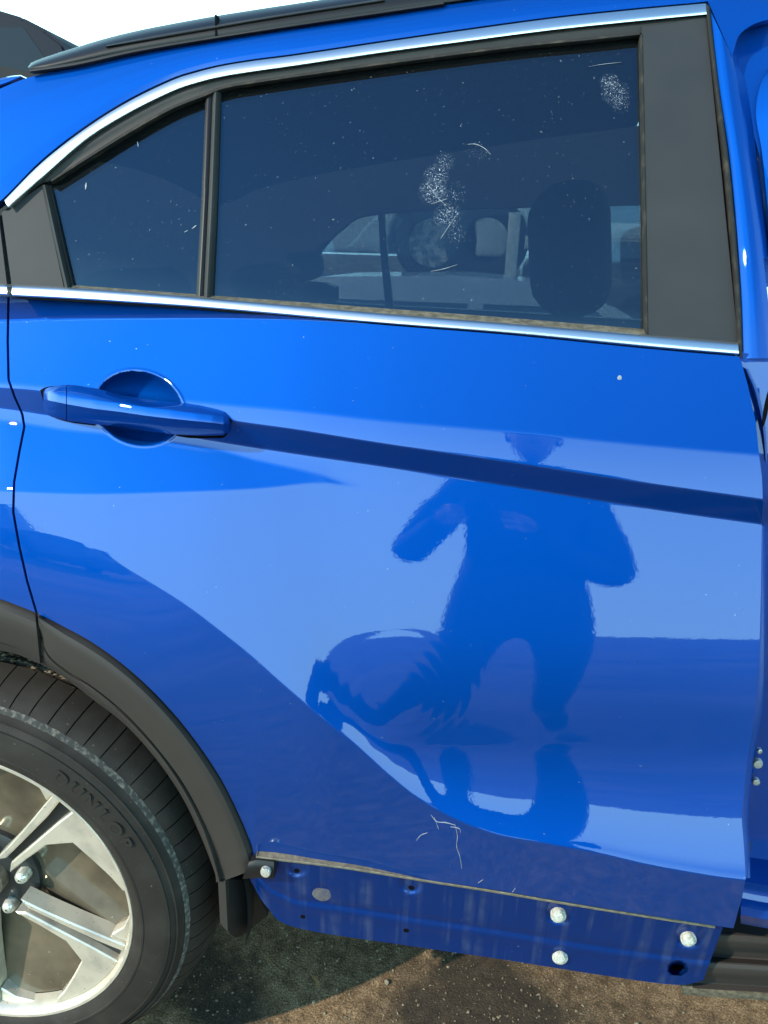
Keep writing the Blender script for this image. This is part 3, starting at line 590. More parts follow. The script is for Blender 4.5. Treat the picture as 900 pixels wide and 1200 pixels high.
brk = loft('moulding_bracket', [(292,1010),(302,1008),(321,1010)], [(284,1030),(302,1029),(321,1030)], lambda u, v, o: U(u, v, 0.0 - o), 14, 8, [0.0, 0.004, 0.004, 0.0], BLACKP, car, skirt=(0, 0.02, 0))
disc('bracket_bolt', 312, 1020, -0.004, 6, 6.5, 0.006, STEEL, brk, 0.4)

# ---- mud flap
mf = loft('mud_flap', [(264,1030),(278,1031),(294,1030)], [(266,1090),(280,1098),(314,1073)], lambda u, v, o: U(u, v, 0.02 + 0.0011 * (u - 264) - o), 20, 24, [0.0, 0.006, 0.0], BLACKP, car, skirt=(0, 0.05, 0))
loft('flap_strip', [(255.5,1033),(264,1032)], [(258,1082),(267,1092)], lambda u, v, o: U(u, v, 0.01 - o), 6, 24, [0.0, 0.0], FLARE, mf, smoothA=False)

# ---- wheel
wheel = empty('wheel', (WX, 0.1, WZ)); wheel.parent = car; wheel.matrix_parent_inverse = car.matrix_world.inverted()
wheel['label'] = 'alloy rear wheel with dusty tyre'
tp = [(0.226,0.03),(0.236,0.006),(0.243,-0.004),(0.250,-0.009),(0.258,-0.012),(0.259,-0.0135),(0.262,-0.0135),(0.263,-0.0125),(0.280,-0.0115),(0.296,-0.007),(0.2965,-0.0088),(0.299,-0.008),(0.2995,-0.0055),(0.306,-0.001),(0.3065,-0.0028),(0.309,-0.0018),(0.3095,0.001),(0.314,0.006),(0.318,0.012),(0.321,0.018)]
tyre = lathe('tyre', tp + [(0.324,0.026),(0.326,0.03)], (WX, 0, WZ), TYRE, wheel, 200)
def tread():
    seg = 72; V, Fc = [], []
    # shoulder ribs: blocks round the tread, split by sipes; then circumferential grooves
    ribs = [(0.016, 0.0755, 0.3450), (0.083, 0.115, 0.3470), (0.123, 0.155, 0.3485), (0.163, 0.19, 0.348)]
    for ri, (y0, y1, r1) in enumerate(ribs):
        for q in range(seg):
            a0, a1 = (q + 0.035) / seg * 2 * math.pi, (q + 0.965) / seg * 2 * math.pi; sk = 0.012 if ri == 0 else 0.03
            if ri == 0: ya = 0.012
            base = len(V)
            ylist = [(0.0155, 0.3195), (0.022, 0.3255), (0.03, 0.3310), (0.045, 0.3375), (0.06, 0.3420), (0.074, 0.3450), (0.0755, 0.3430), (0.0755, 0.336)] if ri == 0 else [(y0, 0.336), (y0, r1 - 0.002), (y0 + 0.002, r1), (y1 - 0.002, r1), (y1, r1 - 0.002), (y1, 0.336)]
            for a in np.linspace(a0, a1, 4):
                for (y, r) in ylist:
                    an = a + sk * (y - 0.02) / 0.1 * (1 if ri % 2 == 0 else -1)
                    V.append((WX + (r + 0.0012) * math.sin(an), y, WZ + (r + 0.0012) * math.cos(an)))
            n = len(ylist)
            for i in range(3):
                for j in range(n - 1): Fc.append((base + i * n + j, base + i * n + j + 1, base + (i + 1) * n + j + 1, base + (i + 1) * n + j))
            Fc.append([base + j for j in range(n)][::-1]); Fc.append([base + 3 * n + j for j in range(n)])
    o = raw('tread', V, Fc, TYRE, wheel, angle=30); o['kind'] = 'stuff'; return o
lathe('tread_base', [(0.3175, 0.016), (0.326, 0.03), (0.332, 0.045), (0.336, 0.06), (0.338, 0.08), (0.340, 0.19), (0.335, 0.205), (0.28, 0.21), (0.226, 0.19)], (WX, 0, WZ), TYRE, wheel, 160)
tread()
lathe('scuffed_shoulder', [(0.3160, 0.0085), (0.3180, 0.0118), (0.3205, 0.0165)], (WX, -0.0012, WZ), SCUFF, wheel, 200)
# debris lying in the tread under the arch
V, Fc = [], []
for _ in range(700):
    a = R(rng.uniform(-12, 26)); y = rng.uniform(0.075, 0.15); r = 0.3490; s = 0.0007 + 0.0024 * rng.random()**2; b0 = len(V)
    for d in [(-1,-1,-.4),(1.6,-.8,-.4),(1.2,1,-.3),(-.9,.8,-.4),(0.2,0.1,.8)]:
        V.append((WX + r * math.sin(a) + d[0] * s, y + d[1] * s, WZ + r * math.cos(a) + d[2] * s * 0.45))
    Fc += [(b0, b0+1, b0+4), (b0+1, b0+2, b0+4), (b0+2, b0+3, b0+4), (b0+3, b0, b0+4), (b0+3, b0+2, b0+1, b0)]
deb = raw('tread_debris', V, Fc, mat('dry_soil', (0.11, 0.075, 0.045), 0.95, noise=(70, (0.20, 0.15, 0.10), 0.4, 0.65)), wheel, smooth=False); deb['kind'] = 'stuff'
lathe('rim', [(0.2435, 0.012), (0.2435, -0.002), (0.2415, -0.0045), (0.2375, -0.004), (0.2345, 0.002), (0.231, 0.010), (0.229, 0.018), (0.226, 0.04), (0.222, 0.17)], (WX, 0.0, WZ), ALLOY, wheel, 160, angle=50)
lathe('wheel_back', [(0.004, 0.052), (0.05, 0.050), (0.12, 0.043), (0.20, 0.032), (0.227, 0.026), (0.228, 0.05)], (WX, 0, WZ), WFILM, wheel, 96)
def pol(r, a): return (WX + r * math.sin(R(a)), WZ + r * math.cos(R(a)))
def spoke(a):                                # a: clockwise angle from the top
    # machined twin blade with a dark slot, flaring one way into the rim
    def blade(pts, y0, y1, M, nm, bev=0.002): return prism(nm, [pol(r, a + d) for r, d in pts], y0, y1, M, wheel, bev=bev, seg=1, angle=30)
    blade([(0.062,-14),(0.10,-9.0),(0.15,-7.2),(0.195,-6.8),(0.232,-6.5),(0.232,-3.2),(0.19,-2.6),(0.13,-3.0),(0.078,-4.0)], 0.006, 0.035, ALLOY, 'spoke_blade')
    blade([(0.078,3.0),(0.13,2.6),(0.19,2.3),(0.232,2.6),(0.2335,10),(0.2335,20),(0.2335,30),(0.2335,40),(0.226,39.5),(0.214,33),(0.199,24),(0.188,13.5),(0.15,8.0),(0.10,9.0),(0.062,13)], 0.006, 0.035, ALLOY, 'spoke_blade')
    blade([(0.07,-4.2),(0.13,-3.1),(0.231,-3.3),(0.231,2.7),(0.13,2.7),(0.07,3.2)], 0.018, 0.04, ALLOYD, 'spoke_slot', 0)
    blade([(0.232,-22),(0.2335,-17),(0.2335,-9),(0.232,-6.4),(0.205,-7.0),(0.221,-13)], 0.012, 0.035, ALLOY, 'spoke_web')
for q in range(5): spoke(115 + 72 * q)
lathe('hub', [(0.004, 0.032), (0.06, 0.034), (0.074, 0.04), (0.078, 0.07)], (WX, 0, WZ), ALLOYD, wheel, 48)
lathe('centre_cap', [(0.002, 0.010), (0.022, 0.012), (0.028, 0.018), (0.029, 0.034)], (WX, 0, WZ), mat('rusty_cap', (0.16, 0.11, 0.08), 0.45, 0.5, noise=(60, (0.3, 0.24, 0.18), 0.4, 0.6)), wheel, 40)
for q in range(5):
    x, z = pol(0.05715, 79 + 72 * q)
    lathe('lug_nut', [(0.0015, 0.017), (0.006, 0.018), (0.009, 0.021), (0.0105, 0.026), (0.011, 0.036)], (x, 0, z), STEEL, wheel, 14)
# raised lettering on the sidewall
for q, ch in enumerate('DUNLOP'):
    cu = bpy.data.curves.new('glyph', 'FONT'); cu.body = ch; cu.size = 0.031; cu.align_x = 'CENTER'; cu.align_y = 'CENTER'; cu.extrude = 0.0010; cu.offset = 0.0008
    to = bpy.data.objects.new('glyph', cu); COL.objects.link(to); dg = bpy.context.evaluated_depsgraph_get()
    me = bpy.data.meshes.new_from_object(to.evaluated_get(dg)); bpy.data.objects.remove(to)
    a = 35.5 + 5.2 * q; x, z = pol(0.2795, a)
    me.transform(Matrix.Translation((x, -0.0112, z)) @ Matrix.Rotation(R(a), 4, 'Y') @ Matrix.Rotation(R(90), 4, 'X') @ Matrix.Diagonal((0.95, 0.8, 1, 1)))
    link('tyre_letter', me, LETTER, wheel, smooth=False)

# ---- centre pillar and front door opening at the right
cp = loft('centre_pillar', [(833,14),(843,100),(857,200),(868,330),(871,420)], [(858,66),(865,100),(878,190),(894,300),(908,420)], lambda u, v, o: Gp(u, v, o), 60, 16, [0.006, 0.010, 0.012, 0.010, 0.006], PAINT, car, skirt=(0, 0.03, 0))
cp['label'] = 'blue centre pillar beside the open front doorway'
loft('pillar_head', [(829.5,1),(860,-4),(910,-12)], [(858,66),(866,42),(884,28),(912,20)][::1], lambda u, v, o: Gp(u, v, o), 30, 12, [0.004, 0.008, 0.008], PAINT, cp, skirt=(0, 0.03, 0))
loft('pillar_channel', [(858,64),(866,40),(884,26),(930,16)], [(930,330),(940,200),(950,120),(960,60)], lambda u, v, o: Gp(u, v, o), 24, 24, [-0.028, -0.034], PAINT, cp, skirt=(0, 0.02, 0))
loft('pillar_channel_wall', [(856,64),(863,100),(876,190),(892,300),(904,420)], [(864,64),(875,100),(888,190),(902,300),(914,420)], lambda u, v, o: Gp(u, v, o), 40, 6, [0.006, -0.03], PAINT, cp, skirt=(0, 0.02, 0))
loft('pillar_inner', [(903,78),(891,100),(886,134),(892,172),(897,215),(905,300)], [(960,70),(960,100),(960,134),(960,172),(960,215),(960,300)], lambda u, v, o: Gp(u, v, o), 50, 12, [-0.022, -0.008, -0.006, -0.006], PAINT, cp, skirt=(0, 0.02, 0))
loft('pillar_foot', [(862,405),(880,415),(960,415)], [(862,1080),(880,1080),(960,1080)], lambda u, v, o: U(u, v, Sy(min(u, 890), min(max(v, 425), 1080)) * 0.25 + 0.085 - o), 16, 90, [0.0, 0.0], PAINT, cp, skirt=(0, 0.02, 0))
loft('pillar_edge_fold', [(871,432),(882,460),(890,500),(893,540)], [(877,432),(889,460),(898,500),(902,540)], lambda u, v, o: U(u, v, 0.105 - 0.1 * 0 - o), 30, 5, [0.0, 0.012, 0.012, 0.0], PAINT, cp, skirt=(0, 0.02, 0))
disc('slot_plug', 897.5, 478, 0.088, 2.6, 24, 0.002, DARK, cp, 0.2)
disc('hinge_bolt', 889, 878, 0.076, 3.2, 3.2, 0.006, STEEL, cp, 0.5)
disc('hinge_bolt', 887, 893, 0.076, 6.0, 6.5, 0.006, STEEL, cp, 0.5)
disc('hinge_bolt', 885, 914, 0.076, 4.6, 4.6, 0.006, STEEL, cp, 0.5)
sf = loft('sill_step', [(868,1032),(900,1038),(960,1046)], [(868,1082),(900,1088),(960,1096)], lambda u, v, o: U(u, v, 0.03 - o), 12, 16, [0.0, 0.0, 0.004, 0.016, 0.018, 0.004], PAINT, car, skirt=(0, 0.05, 0))
st_ = loft('sill_trim', [(842,1089),(900,1093),(960,1098)], [(812,1158),(900,1163),(960,1168)], lambda u, v, o: U(u, v, 0.045 - o), 12, 40, [0.0, 0.012, 0.012, 0.004, -0.012, -0.012, 0.006, 0.010, 0.008, -0.004, -0.01, 0.0], FLARE, car, skirt=(0, 0.06, 0))
loft('sill_seam', [(800,1152),(860,1158),(960,1166)], [(800,1166),(860,1170),(960,1176)], lambda u, v, o: U(u, v, 0.055 - o), 20, 6, [0.0, 0.006, 0.006, 0.0], DUSTY, st_, skirt=(0, 0.04, 0))

# ---- cabin seen through the glass
def plate(name, poly, y, th, M, parent): return prism(name, [(U(u, v, y)[0], U(u, v, y)[2]) for u, v in poly], y, y + th, M, parent, 0.0)
FY = 1.50
FT = [(352,330),(372,298),(400,268),(440,251),(520,246),(600,243),(720,240),(900,238),(1100,240)]
FBm = [(352,332),(386,352),(450,358),(600,366),(760,376),(900,384),(1100,394)]
def fplane(u, v, o): return U(u, v, FY - o)
far = loft('far_side_upper', [(-80,60),(100,100),(250,150),(400,165),(520,160),(700,150),(900,140),(1100,132)], [(-80,360),(100,350),(352,331),(372,298),(400,268),(440,251),(600,243),(900,238),(1100,240)], fplane, 120, 14, [-0.10, 0.0], CLOTH, car, skirt=(0, 0.05, 0))
far.name = 'far_side_frame'
loft('far_side_door', [(-80,350),(352,330),(386,352),(450,358),(600,366),(760,376),(900,384),(1100,394)], [(-80,820),(352,820),(386,820),(450,820),(600,820),(760,820),(900,820),(1100,820)], fplane, 80, 10, [0.0, 0.03], BLACKP, car, skirt=(0, 0.06, 0))
loft('far_window_glass', FT, FBm, lambda u, v, o: U(u, v, FY + 0.02), 60, 8, [0, 0], FARG, car, skirt=(0, 0.004, 0))
loft('far_window_post', [(443,248),(446,300),(452,362)], [(450,248),(454,300),(461,362)], lambda u, v, o: U(u, v, FY - 0.01), 20, 3, [0, 0], BLACKP, car, skirt=(0, 0.02, 0))
xl = U(-40, 500, 0.7)[0]
box('tailgate_trim', (xl - 0.05, 0.25, 0.4), (xl, 1.45, 1.12), BLACKP, car)
box('cabin_floor', (xl, 0.12, 0.32), (2.6, 1.5, 0.36), BLACKP, car)
grid('door_inner_panel', [[U(u, v, Sy(u, min(v, 1000)) + 0.10) for v in np.linspace(Lbelt(u) + 4, min(1000, Lbot(u) - 6), 14)] for u in np.linspace(20, 880, 20)], BLACKP, door)
def cushion(name, lo, hi, parent, tilt=0, bev=0.05, M=CLOTH):
    o = box(name, lo, hi, M, parent, bev, 4)
    if tilt:
        c = Vector(((lo[0] + hi[0]) / 2, (lo[1] + hi[1]) / 2, lo[2])); o.data.transform(Matrix.Translation(c) @ Matrix.Rotation(R(tilt), 4, 'Y') @ Matrix.Translation(-c))
    return o
fs = empty('front_seat', (0.75, 0.6, 0.36)); fs.parent = car; fs.matrix_parent_inverse = car.matrix_world.inverted()
def seat(parent, x, y0, y1, hv=True):
    cushion('backrest', (x - 0.07, y0, 0.55), (x + 0.07, y1, 1.16), parent, -14, 0.06)
    cushion('headrest', (x - 0.22, y0 + 0.11, 1.17), (x - 0.11, y1 - 0.11, 1.36), parent, -8, 0.045)
    cushion('seat_cushion', (x, y0, 0.45), (x + 0.5, y1, 0.6), parent, 0, 0.06)
seat(fs, 0.66, 0.92, 1.42)
fs2 = empty('front_seat', (0.85, 0.4, 0.36)); fs2.parent = car; fs2.matrix_parent_inverse = car.matrix_world.inverted()
seat(fs2, float(U(678, 270, 0.47)[0]) + 0.165, 0.24, 0.72)
rs = empty('rear_seat', (-0.35, 0.8, 0.36)); rs.parent = car; rs.matrix_parent_inverse = car.matrix_world.inverted()
cushion('backrest', (-0.42, 0.2, 0.6), (-0.28, 1.45, 1.08), rs, -18, 0.05)
for yy in (0.42, 1.15): cushion('headrest', (-0.60, yy - 0.13, 1.06), (-0.49, yy + 0.13, 1.22), rs, -10, 0.04)
cushion('seat_cushion', (-0.3, 0.2, 0.45), (0.2, 1.45, 0.62), rs, 0, 0.06)

# ------------------------------------------------------------------ background yard: a steel rack with wrecks
FARW = mat('dull_steel_wheel', (0.09, 0.09, 0.09), 0.6, noise=(14, (0.30, 0.30, 0.29), 0.48, 0.56))
def far_vehicle(name, x0, y0, z0, L, H, W, col, label, hood=0.24, boot=0.14, rough=0.35, wheels=True, steep=False, coat=0.6):
    """low-detail parked car, side on, nose to +X"""
    e = empty(name, (x0 + L / 2, y0 + W / 2, z0)); tag(e, label, 'car')
    pm = mat(name + '_paint', col, rough, 0.3 if coat else 0.0, coat=coat, spec=0.5 if coat else 0.06); gm = mat(name + '_glass', (0.02, 0.025, 0.03), 0.05, spec=0.25 if steep else 0.8)
    zb = z0 + 0.22; belt = z0 + 0.60 * H; top = z0 + H
    wx = [x0 + 0.19 * L, x0 + 0.80 * L]; wr = 0.33
    def arch(cx): return [(cx + (wr + 0.06) * math.cos(a), z0 + wr + (wr + 0.06) * math.sin(a)) for a in np.linspace(math.pi * 1.08, -math.pi * 0.08, 12)]
    low = [(x0, zb + 0.1)] + [(x0 + 0.05, zb)] + arch(wx[0]) + arch(wx[1]) + [(x0 + L - 0.05, zb), (x0 + L, zb + 0.12), (x0 + L, belt - 0.22), (x0 + L - 0.12, belt - 0.12), (x0 + L * (1 - hood), belt), (x0 + 0.08, belt), (x0 + 0.01, belt - 0.1)]
    prism('body', low, y0, y0 + W, pm, e, 0.035, 3)
    g = [(x0 + 0.10, belt - 0.01), (x0 + boot * L, top - 0.14), (x0 + boot * L + 0.25, top - 0.03), (x0 + 0.42 * L, top), (x0 + 0.52 * L, top - 0.02), (x0 + 0.57 * L, top - 0.05), (x0 + 0.62 * L, top - 0.11), (x0 + 0.67 * L, top - 0.20), (x0 + L * (1 - hood) + 0.05, belt - 0.01)]
    if steep: g = [(x0 + 0.10, belt - 0.01), (x0 + boot * L, top - 0.14), (x0 + boot * L + 0.25, top - 0.03), (x0 + 0.40 * L, top), (x0 + 0.50 * L, top - 0.015), (x0 + 0.57 * L, top - 0.05), (x0 + 0.63 * L, top - 0.12), (x0 + 0.68 * L, top - 0.22), (x0 + 0.72 * L, top - 0.34), (x0 + 0.76 * L, belt - 0.01)]
    bm = bmesh.new(); ins = 0.16
    def yin(z): return ins * max(0, (z - belt) / (top - belt))
    a = [bm.verts.new((x, y0 + 0.03 + yin(z), z)) for x, z in g]; b = [bm.verts.new((x, y0 + W - 0.03 - yin(z), z)) for x, z in g]
    bm.faces.new(a); bm.faces.new(b[::-1])
    for i in range(len(g)): bm.faces.new((a[i], b[i], b[(i + 1) % len(g)], a[(i + 1) % len(g)]))
    bmesh.ops.recalc_face_normals(bm, faces=bm.faces); bmesh.ops.bevel(bm, geom=bm.edges[:], offset=0.03, segments=2, affect='EDGES')
    bm_obj('cabin', bm, pm, e)
    zt = top - (0.21 if steep else 0.13); zl = belt + 0.03
    def xrear(z): return np.interp(z, [belt, top - 0.14, top], [x0 + 0.14, x0 + boot * L + 0.04, x0 + boot * L + 0.2]) + 0.09
    def xfront(z): return np.interp(z, [belt, top - 0.20, top - 0.11], [x0 + L * (1 - hood), x0 + 0.67 * L, x0 + 0.62 * L]) - 0.12
    if steep: xfront = lambda z: np.interp(z, [belt, top - 0.34, top - 0.22, top - 0.12], [x0 + 0.76 * L, x0 + 0.72 * L, x0 + 0.68 * L, x0 + 0.63 * L]) - 0.17
    mid = x0 + 0.44 * L
    for (xa, xb) in (((xrear(zl), xrear(zt)), (mid - 0.04, mid - 0.04)), ((mid + 0.04, mid + 0.04), (xfront(zl), xfront(zt)))):
        for s, yy in ((-1, y0 + 0.03), (1, y0 + W - 0.03)):
            p = [(xa[0], yy - s * yin(zl) + s * 0.004, zl), (xb[0], yy - s * yin(zl) + s * 0.004, zl), (xb[1], yy - s * yin(zt) + s * 0.004, zt), (xa[1], yy - s * yin(zt) + s * 0.004, zt)]
            q = [(v[0], v[1] - s * 0.012, v[2]) for v in p]
            raw('side_window', p + q, [(0,1,2,3), (7,6,5,4), (0,4,5,1), (1,5,6,2), (2,6,7,3), (3,7,4,0)], gm, e, smooth=False)
            fr = 0.018
    if wheels:
        tm = TYRE
        for cx in wx:
            for yy, s in ((y0 + 0.02, 1), (y0 + W - 0.02, -1)):
                w = lathe('wheel', [(0.002, 0.03 * s), (0.10, 0.02 * s), (0.19, 0.0), (0.20, -0.004 * s), (0.21, 0.02 * s)], (cx, yy, z0 + wr), FARW, e, 28)
                lathe('tyre', [(0.20, 0.02 * s), (0.23, -0.01 * s), (0.30, -0.005 * s), (0.33, 0.03 * s), (0.33, 0.17 * s), (0.3, 0.2 * s)], (cx, yy, z0 + wr), tm, w, 32)
    box('door_handle', (mid - 0.30, y0 - 0.02, belt - 0.12), (mid - 0.10, y0 + 0.01, belt - 0.085), BLACKP, e, 0.008)
    box('headlamp', (x0 + L - 0.18, y0 - 0.005, belt - 0.24), (x0 + L + 0.005, y0 + 0.3, belt - 0.14), gm, e, 0.02)
    return e
RY = 6.2                                    # near face of the rack
p0 = U(-5, 27, RY + 0.9); pl = U(80, 52, RY + 0.9)
LV = p0[2] - 1.68
far_vehicle('parked_suv', pl[0] - 0.655 * 4.4, RY + 0.15, LV, 4.4, 1.70, 1.75, (0.012, 0.017, 0.026), 'dark blue car with curved roof standing high behind the roof rail', hood=0.2, rough=0.6, steep=True, coat=0.0)
sc_ = U(505, 288, RY - 0.2)
far_vehicle('silver_car', U(505, 288, RY)[0] - 0.80 * 4.2, RY + 0.1, 1.02, 4.2, 1.46, 1.70, (0.55, 0.56, 0.55), 'silver car seen through the tinted rear door window')
hd = U(640, 322, 3.4)
far_vehicle('pale_hatchback', U(430, 320, 3.4)[0] - 1.0, 3.0, 0.0, 3.6, 1.16, 1.6, (0.42, 0.46, 0.48), 'pale low car nearest behind the tinted window')
far_vehicle('dark_van', U(612, 300, RY + 2.6)[0], RY + 2.6, 0.0, 4.8, 2.1, 1.8, (0.05, 0.04, 0.038), 'dark tall van behind the pale rack post, seen through the rear door window', hood=0.1)
far_vehicle('parked_van', -math.sin(R(39)) * 13 - 2.2, -math.cos(R(39)) * 13, 0.0, 4.4, 2.2, 1.8, (0.02, 0.025, 0.035), 'dark van mirrored at the rear edge of the door above the arch moulding', hood=0.1)
rk = empty('storage_rack', (0, RY + 1, 0)); tag(rk, 'pale steel storage rack post seen through the rear door window', 'rack')
RACKM = mat('galvanised_rack', (0.55, 0.55, 0.5), 0.5, 0.3, noise=(12, (0.4, 0.38, 0.33), 0.4, 0.7))
px_ = U(602, 270, RY)[0]
for xx in (px_ - 6.0, px_, px_ + 4.0):
    for yy in (RY - 0.02, RY + 2.0): box('post', (xx - 0.05, yy, 0), (xx + 0.05, yy + 0.1, LV + 0.05), RACKM, rk, 0.008)
for yy in (RY + 0.02, RY + 1.65): box('shelf_beam', (px_ - 5.95, yy + 0.1, 0.88), (px_ + 0.05, yy + 0.26, 1.018), RACKM, rk, 0.008)
for yy in (RY + 0.3, RY + 1.55): box('beam', (px_ - 6.4, yy, LV - 0.13), (px_ + 4.4, yy + 0.16, LV - 0.002), RACKM, rk, 0.008)
for k_ in range(6): box('cross_member', (px_ - 5.9 + 2 * k_, RY, LV - 0.24), (px_ - 5.8 + 2 * k_, RY + 2.1, LV - 0.132), RACKM, rk, 0.006)
# a spare wheel leaning on the post
sw = empty('spare_wheel', (U(572, 250, RY + 0.1)[0], RY + 0.1, 1.02)); tag(sw, 'large dark tyre standing upright behind the window, left of the pale post', 'tyre')
cwp = U(572, 250, RY + 0.1)
lathe('tyre', [(0.16, 0.05), (0.2, -0.02), (0.27, -0.03), (0.36, 0.0), (0.37, 0.12), (0.33, 0.2), (0.17, 0.16)], (cwp[0], RY + 0.1, 1.385), TYRE, sw, 40)
lathe('rim', [(0.004, 0.05), (0.10, 0.04), (0.165, 0.02), (0.17, 0.05)], (cwp[0], RY + 0.1, 1.385), DARK, sw, 32)

# ------------------------------------------------------------------ the photographer, who shows in the lacquer
SKIN = mat('skin', (0.55, 0.32, 0.24), 0.5); JACKET = mat('dark_jacket', (0.012, 0.014, 0.02), 0.8, noise=(30, (0.02, 0.022, 0.03), 0.4, 0.6)); TROUS = mat('dark_trousers', (0.012, 0.013, 0.017), 0.85)
def skinned(name, joints, edges, M, parent, sub=2, root=0):
    me = bpy.data.meshes.new(name); me.from_pydata([j[:3] for j in joints], edges, []); me.update()
    o = bpy.data.objects.new(name, me); COL.objects.link(o); me.materials.append(M)
    md = o.modifiers.new('skin', 'SKIN'); md.use_smooth_shade = True
    for i, j in enumerate(joints):
        r = j[3]; me.skin_vertices[0].data[i].radius = (r, r * (j[4] if len(j) > 4 else 1)); me.skin_vertices[0].data[i].use_root = (i == root)
    s = o.modifiers.new('sub', 'SUBSURF'); s.levels = sub; s.render_levels = sub
    if parent: o.parent = parent; o.matrix_parent_inverse = parent.matrix_world.inverted()
    return o
cx, cy, cz = CAMP
PX, PY = cx + 0.11, cy - 0.36
per = empty('person', (PX, PY, 0)); tag(per, 'person in dark clothes and cap reflected in the blue door, holding a phone', 'person')
J = [(PX, PY, 1.00, 0.175, 0.72), (PX, PY - 0.01, 1.12, 0.185, 0.72), (PX, PY, 1.26, 0.195, 0.68), (PX, PY, 1.40, 0.17, 0.7), (PX, PY + 0.01, 1.50, 0.06),
     (PX - 0.20, PY, 1.40, 0.085), (PX - 0.34, PY + 0.06, 1.11, 0.062), (cx - 0.12, PY + 0.25, cz - 0.05, 0.040),
     (PX + 0.20, PY, 1.40, 0.085), (PX + 0.26, PY + 0.05, 1.08, 0.068), (cx + 0.12, PY + 0.25, cz - 0.06, 0.040),
     (PX - 0.13, PY, 0.88, 0.105), (PX - 0.14, PY + 0.01, 0.48, 0.075), (PX - 0.14, PY - 0.03, 0.10, 0.055), (PX - 0.15, PY + 0.10, 0.045, 0.045),
     (PX + 0.13, PY, 0.88, 0.105), (PX + 0.15, PY + 0.02, 0.48, 0.075), (PX + 0.16, PY - 0.02, 0.10, 0.055), (PX + 0.19, PY + 0.10, 0.045, 0.045)]
E_ = [(0,1),(1,2),(2,3),(3,4),(3,5),(5,6),(6,7),(3,8),(8,9),(9,10),(0,11),(11,12),(12,13),(13,14),(0,15),(15,16),(16,17),(17,18)]
body = skinned('body', J, E_, JACKET, per)
HZ = 1.62
bm = bmesh.new(); bmesh.ops.create_uvsphere(bm, u_segments=28, v_segments=18, radius=1)
for v in bm.verts:
    x, y, z = v.co; f = 1 - 0.22 * max(0, -z)
    yy = y * 0.098
    if y > 0.6 and abs(x) < 0.28 and -0.35 < z < 0.12: yy += 0.022 * (1 - abs(x) / 0.28) * (1 - abs(z + 0.15) / 0.27)     # nose
    if y > 0.5 and abs(abs(x) - 0.38) < 0.2 and 0.0 < z < 0.25: yy -= 0.010                                                    # eye sockets
    v.co = Vector((PX + x * 0.078 * f, PY + 0.035 + yy, HZ + z * 0.118))
bm_obj('head', bm, SKIN, per)
for s in (-1, 1):
    box('ear', (PX + s * 0.078 - 0.01, PY + 0.02, HZ - 0.03), (PX + s * 0.078 + 0.012, PY + 0.05, HZ + 0.03), SKIN, per, 0.008)
    box('eye', (PX + s * 0.031 - 0.012, PY + 0.118, HZ + 0.008), (PX + s * 0.031 + 0.012, PY + 0.126, HZ + 0.02), DARK, per, 0.003)
box('mouth', (PX - 0.024, PY + 0.118, HZ - 0.062), (PX + 0.024, PY + 0.126, HZ - 0.053), mat('lips', (0.4, 0.15, 0.13), 0.5), per, 0.003)
bm = bmesh.new(); bmesh.ops.create_uvsphere(bm, u_segments=28, v_segments=14, radius=1)
for v in bm.verts:
    x, y, z = v.co; z = max(z, -0.05); v.co = Vector((PX + x * 0.092, PY + 0.03 + y * 0.112, HZ + 0.045 + z * 0.10))
    if z <= -0.04 and y > 0.2: v.co.y += 0.07 * y; v.co.z -= 0.012 * y
bm_obj('cap', bm, JACKET, per)
for s in (-1, 1):                            # hands holding the phone: palm, four fingers, thumb
    hx = cx + s * 0.115; hy = PY + 0.285; hz_ = cz - 0.04
    skinned('palm', [(hx, hy - 0.03, hz_ - 0.01, 0.026), (hx - s * 0.01, hy + 0.01, hz_ + 0.005, 0.034, 0.5), (hx - s * 0.03, hy + 0.03, hz_ + 0.01, 0.030, 0.5)], [(0,1),(1,2)], SKIN, per)
    for f in range(4):
        z1 = hz_ + 0.035 - 0.02 * f; ln = (0.9, 1.0, 0.95, 0.75)[f]
        skinned('finger', [(hx - s * 0.012, hy + 0.012, z1, 0.009), (hx - s * 0.03, hy + 0.036 , z1 + 0.002, 0.0085), (hx - s * (0.03 + 0.028 * ln), hy + 0.040, z1 + 0.003, 0.008), (hx - s * (0.03 + 0.045 * ln), hy + 0.032, z1 + 0.003, 0.007)], [(0,1),(1,2),(2,3)], SKIN, per, 1)
    skinned('thumb', [(hx, hy - 0.01, hz_ + 0.02, 0.011), (hx - s * 0.02, hy - 0.008, hz_ + 0.045, 0.010), (hx - s * 0.045, hy + 0.0, hz_ + 0.05, 0.008)], [(0,1),(1,2)], SKIN, per, 1)
ph = box('phone', (-0.078, -0.038, -0.0045), (0.078, 0.038, 0.0045), mat('phone_case', (0.01, 0.01, 0.012), 0.25, coat=0.5), None, 0.004, 3)
ph.matrix_world = cam.matrix_world @ Matrix.Translation((-0.02, -0.045, 0.018)) @ Matrix.Rotation(R(90), 4, 'Z')
ph.data.update(); tag(ph, 'dark phone held up in both hands by the reflected person', 'phone')

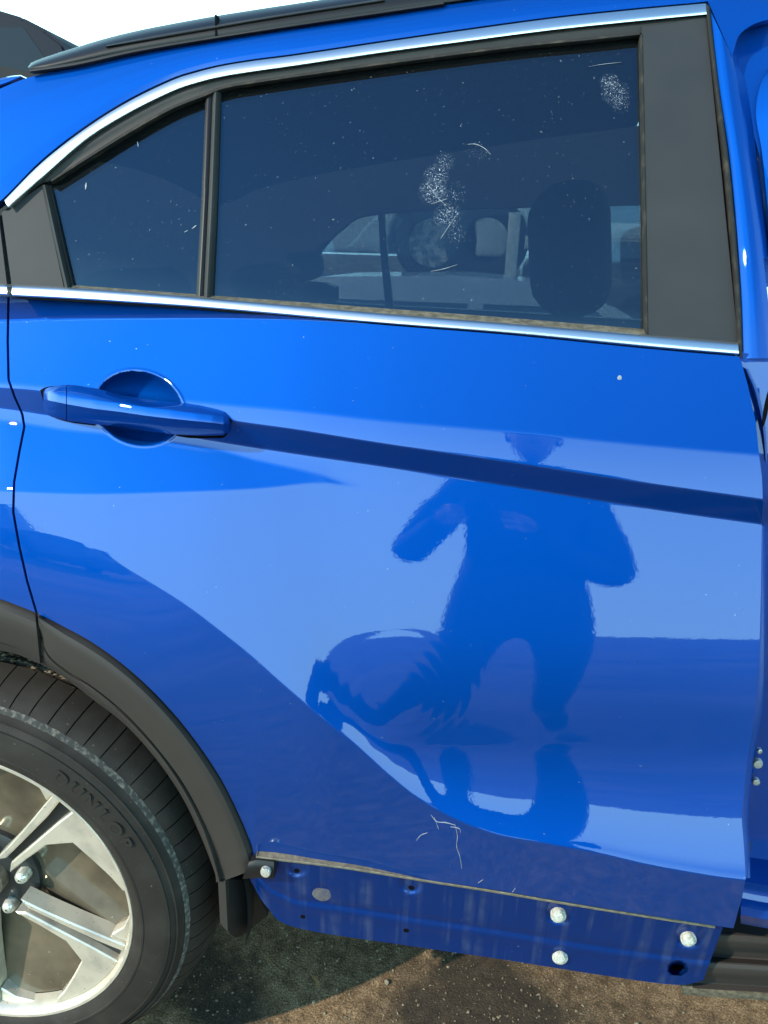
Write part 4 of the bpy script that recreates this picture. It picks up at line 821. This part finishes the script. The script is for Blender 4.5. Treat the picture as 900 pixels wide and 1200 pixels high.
# dry leaf on the dirt
d = wdir(371, 1156); lp = CAMP + d * (-CAMP[2] / d[2])
lf = raw('dry_leaf', [(lp[0] - 0.014, lp[1] + 0.012, 0.012), (lp[0] - 0.006, lp[1] + 0.002, 0.016), (lp[0] + 0.008, lp[1] - 0.012, 0.010), (lp[0] - 0.001, lp[1] + 0.009, 0.014), (lp[0], lp[1], 0.008)], [(0,1,3), (1,2,3), (0,3,4), (3,2,4), (0,4,1), (1,4,2)], mat('dry_leaf', (0.42, 0.22, 0.09), 0.8))
tag(lf, 'small curled brown dry leaf on the dirt below the sill', 'leaf')

# small damage: scratches and chips
MARK = mat('pale_scratch', (0.26, 0.29, 0.33), 0.9)
def scratch(pts, surf, w, parent, off=0.0006):
    q = resample(pts, max(4, 3 * len(pts))); P = []
    for i, (u, v) in enumerate(q):
        d = q[min(i + 1, len(q) - 1)] - q[max(i - 1, 0)]; n = np.array([-d[1], d[0]]) / max(np.linalg.norm(d), 1e-6)
        ww = 0.62 * w * (0.35 + 0.65 * math.sin(math.pi * (i + 0.5) / len(q))) * (0.6 + 0.8 * rng.random())
        P.append([surf(*(np.array([u, v]) + n * ww * k_), off) for k_ in (-0.5, 0.5)])
    return grid('scratch', P, MARK, parent, skirt=(0, 0.0005, 0))
for pts, w in [([(505,955),(512,963),(522,964),(533,967)], 1.3), ([(533,966),(536,980),(535,992),(539,1004),(541,1018)], 0.9), ([(528,969),(538,971),(540,976)], 1.0), ([(514,972),(509,958)], 0.8),
               ([(488,985),(493,979),(501,976)], 0.9), ([(560,1035),(566,1031)], 0.8), ([(600,1046),(604,1041)], 0.8)]:
    scratch(pts, Sp, w, door)
for pts, w in [([(500,215),(506,222),(514,233),(524,241)], 0.8), ([(505,239),(514,236),(524,233)], 0.8), ([(516,280),(528,262),(536,250)], 0.7), ([(505,318),(520,315),(536,310)], 0.8),
               ([(548,169),(558,169),(568,174),(575,181)], 1.0), ([(690,78),(708,75),(728,73)], 0.5), ([(225,268),(230,264)], 1.6), ([(216,272),(220,270)], 1.0), ([(101,214),(100,222)], 2.2), ([(161,166),(162,172)], 1.2), ([(233,308),(235,316)], 0.9)]:
    scratch(pts, Gp, w, door, -0.005)
disc('paint_chip', 726, 443, Sy(726, 443) - 0.0002, 2.6, 3.2, 0.0008, MARK, door, 0.5)
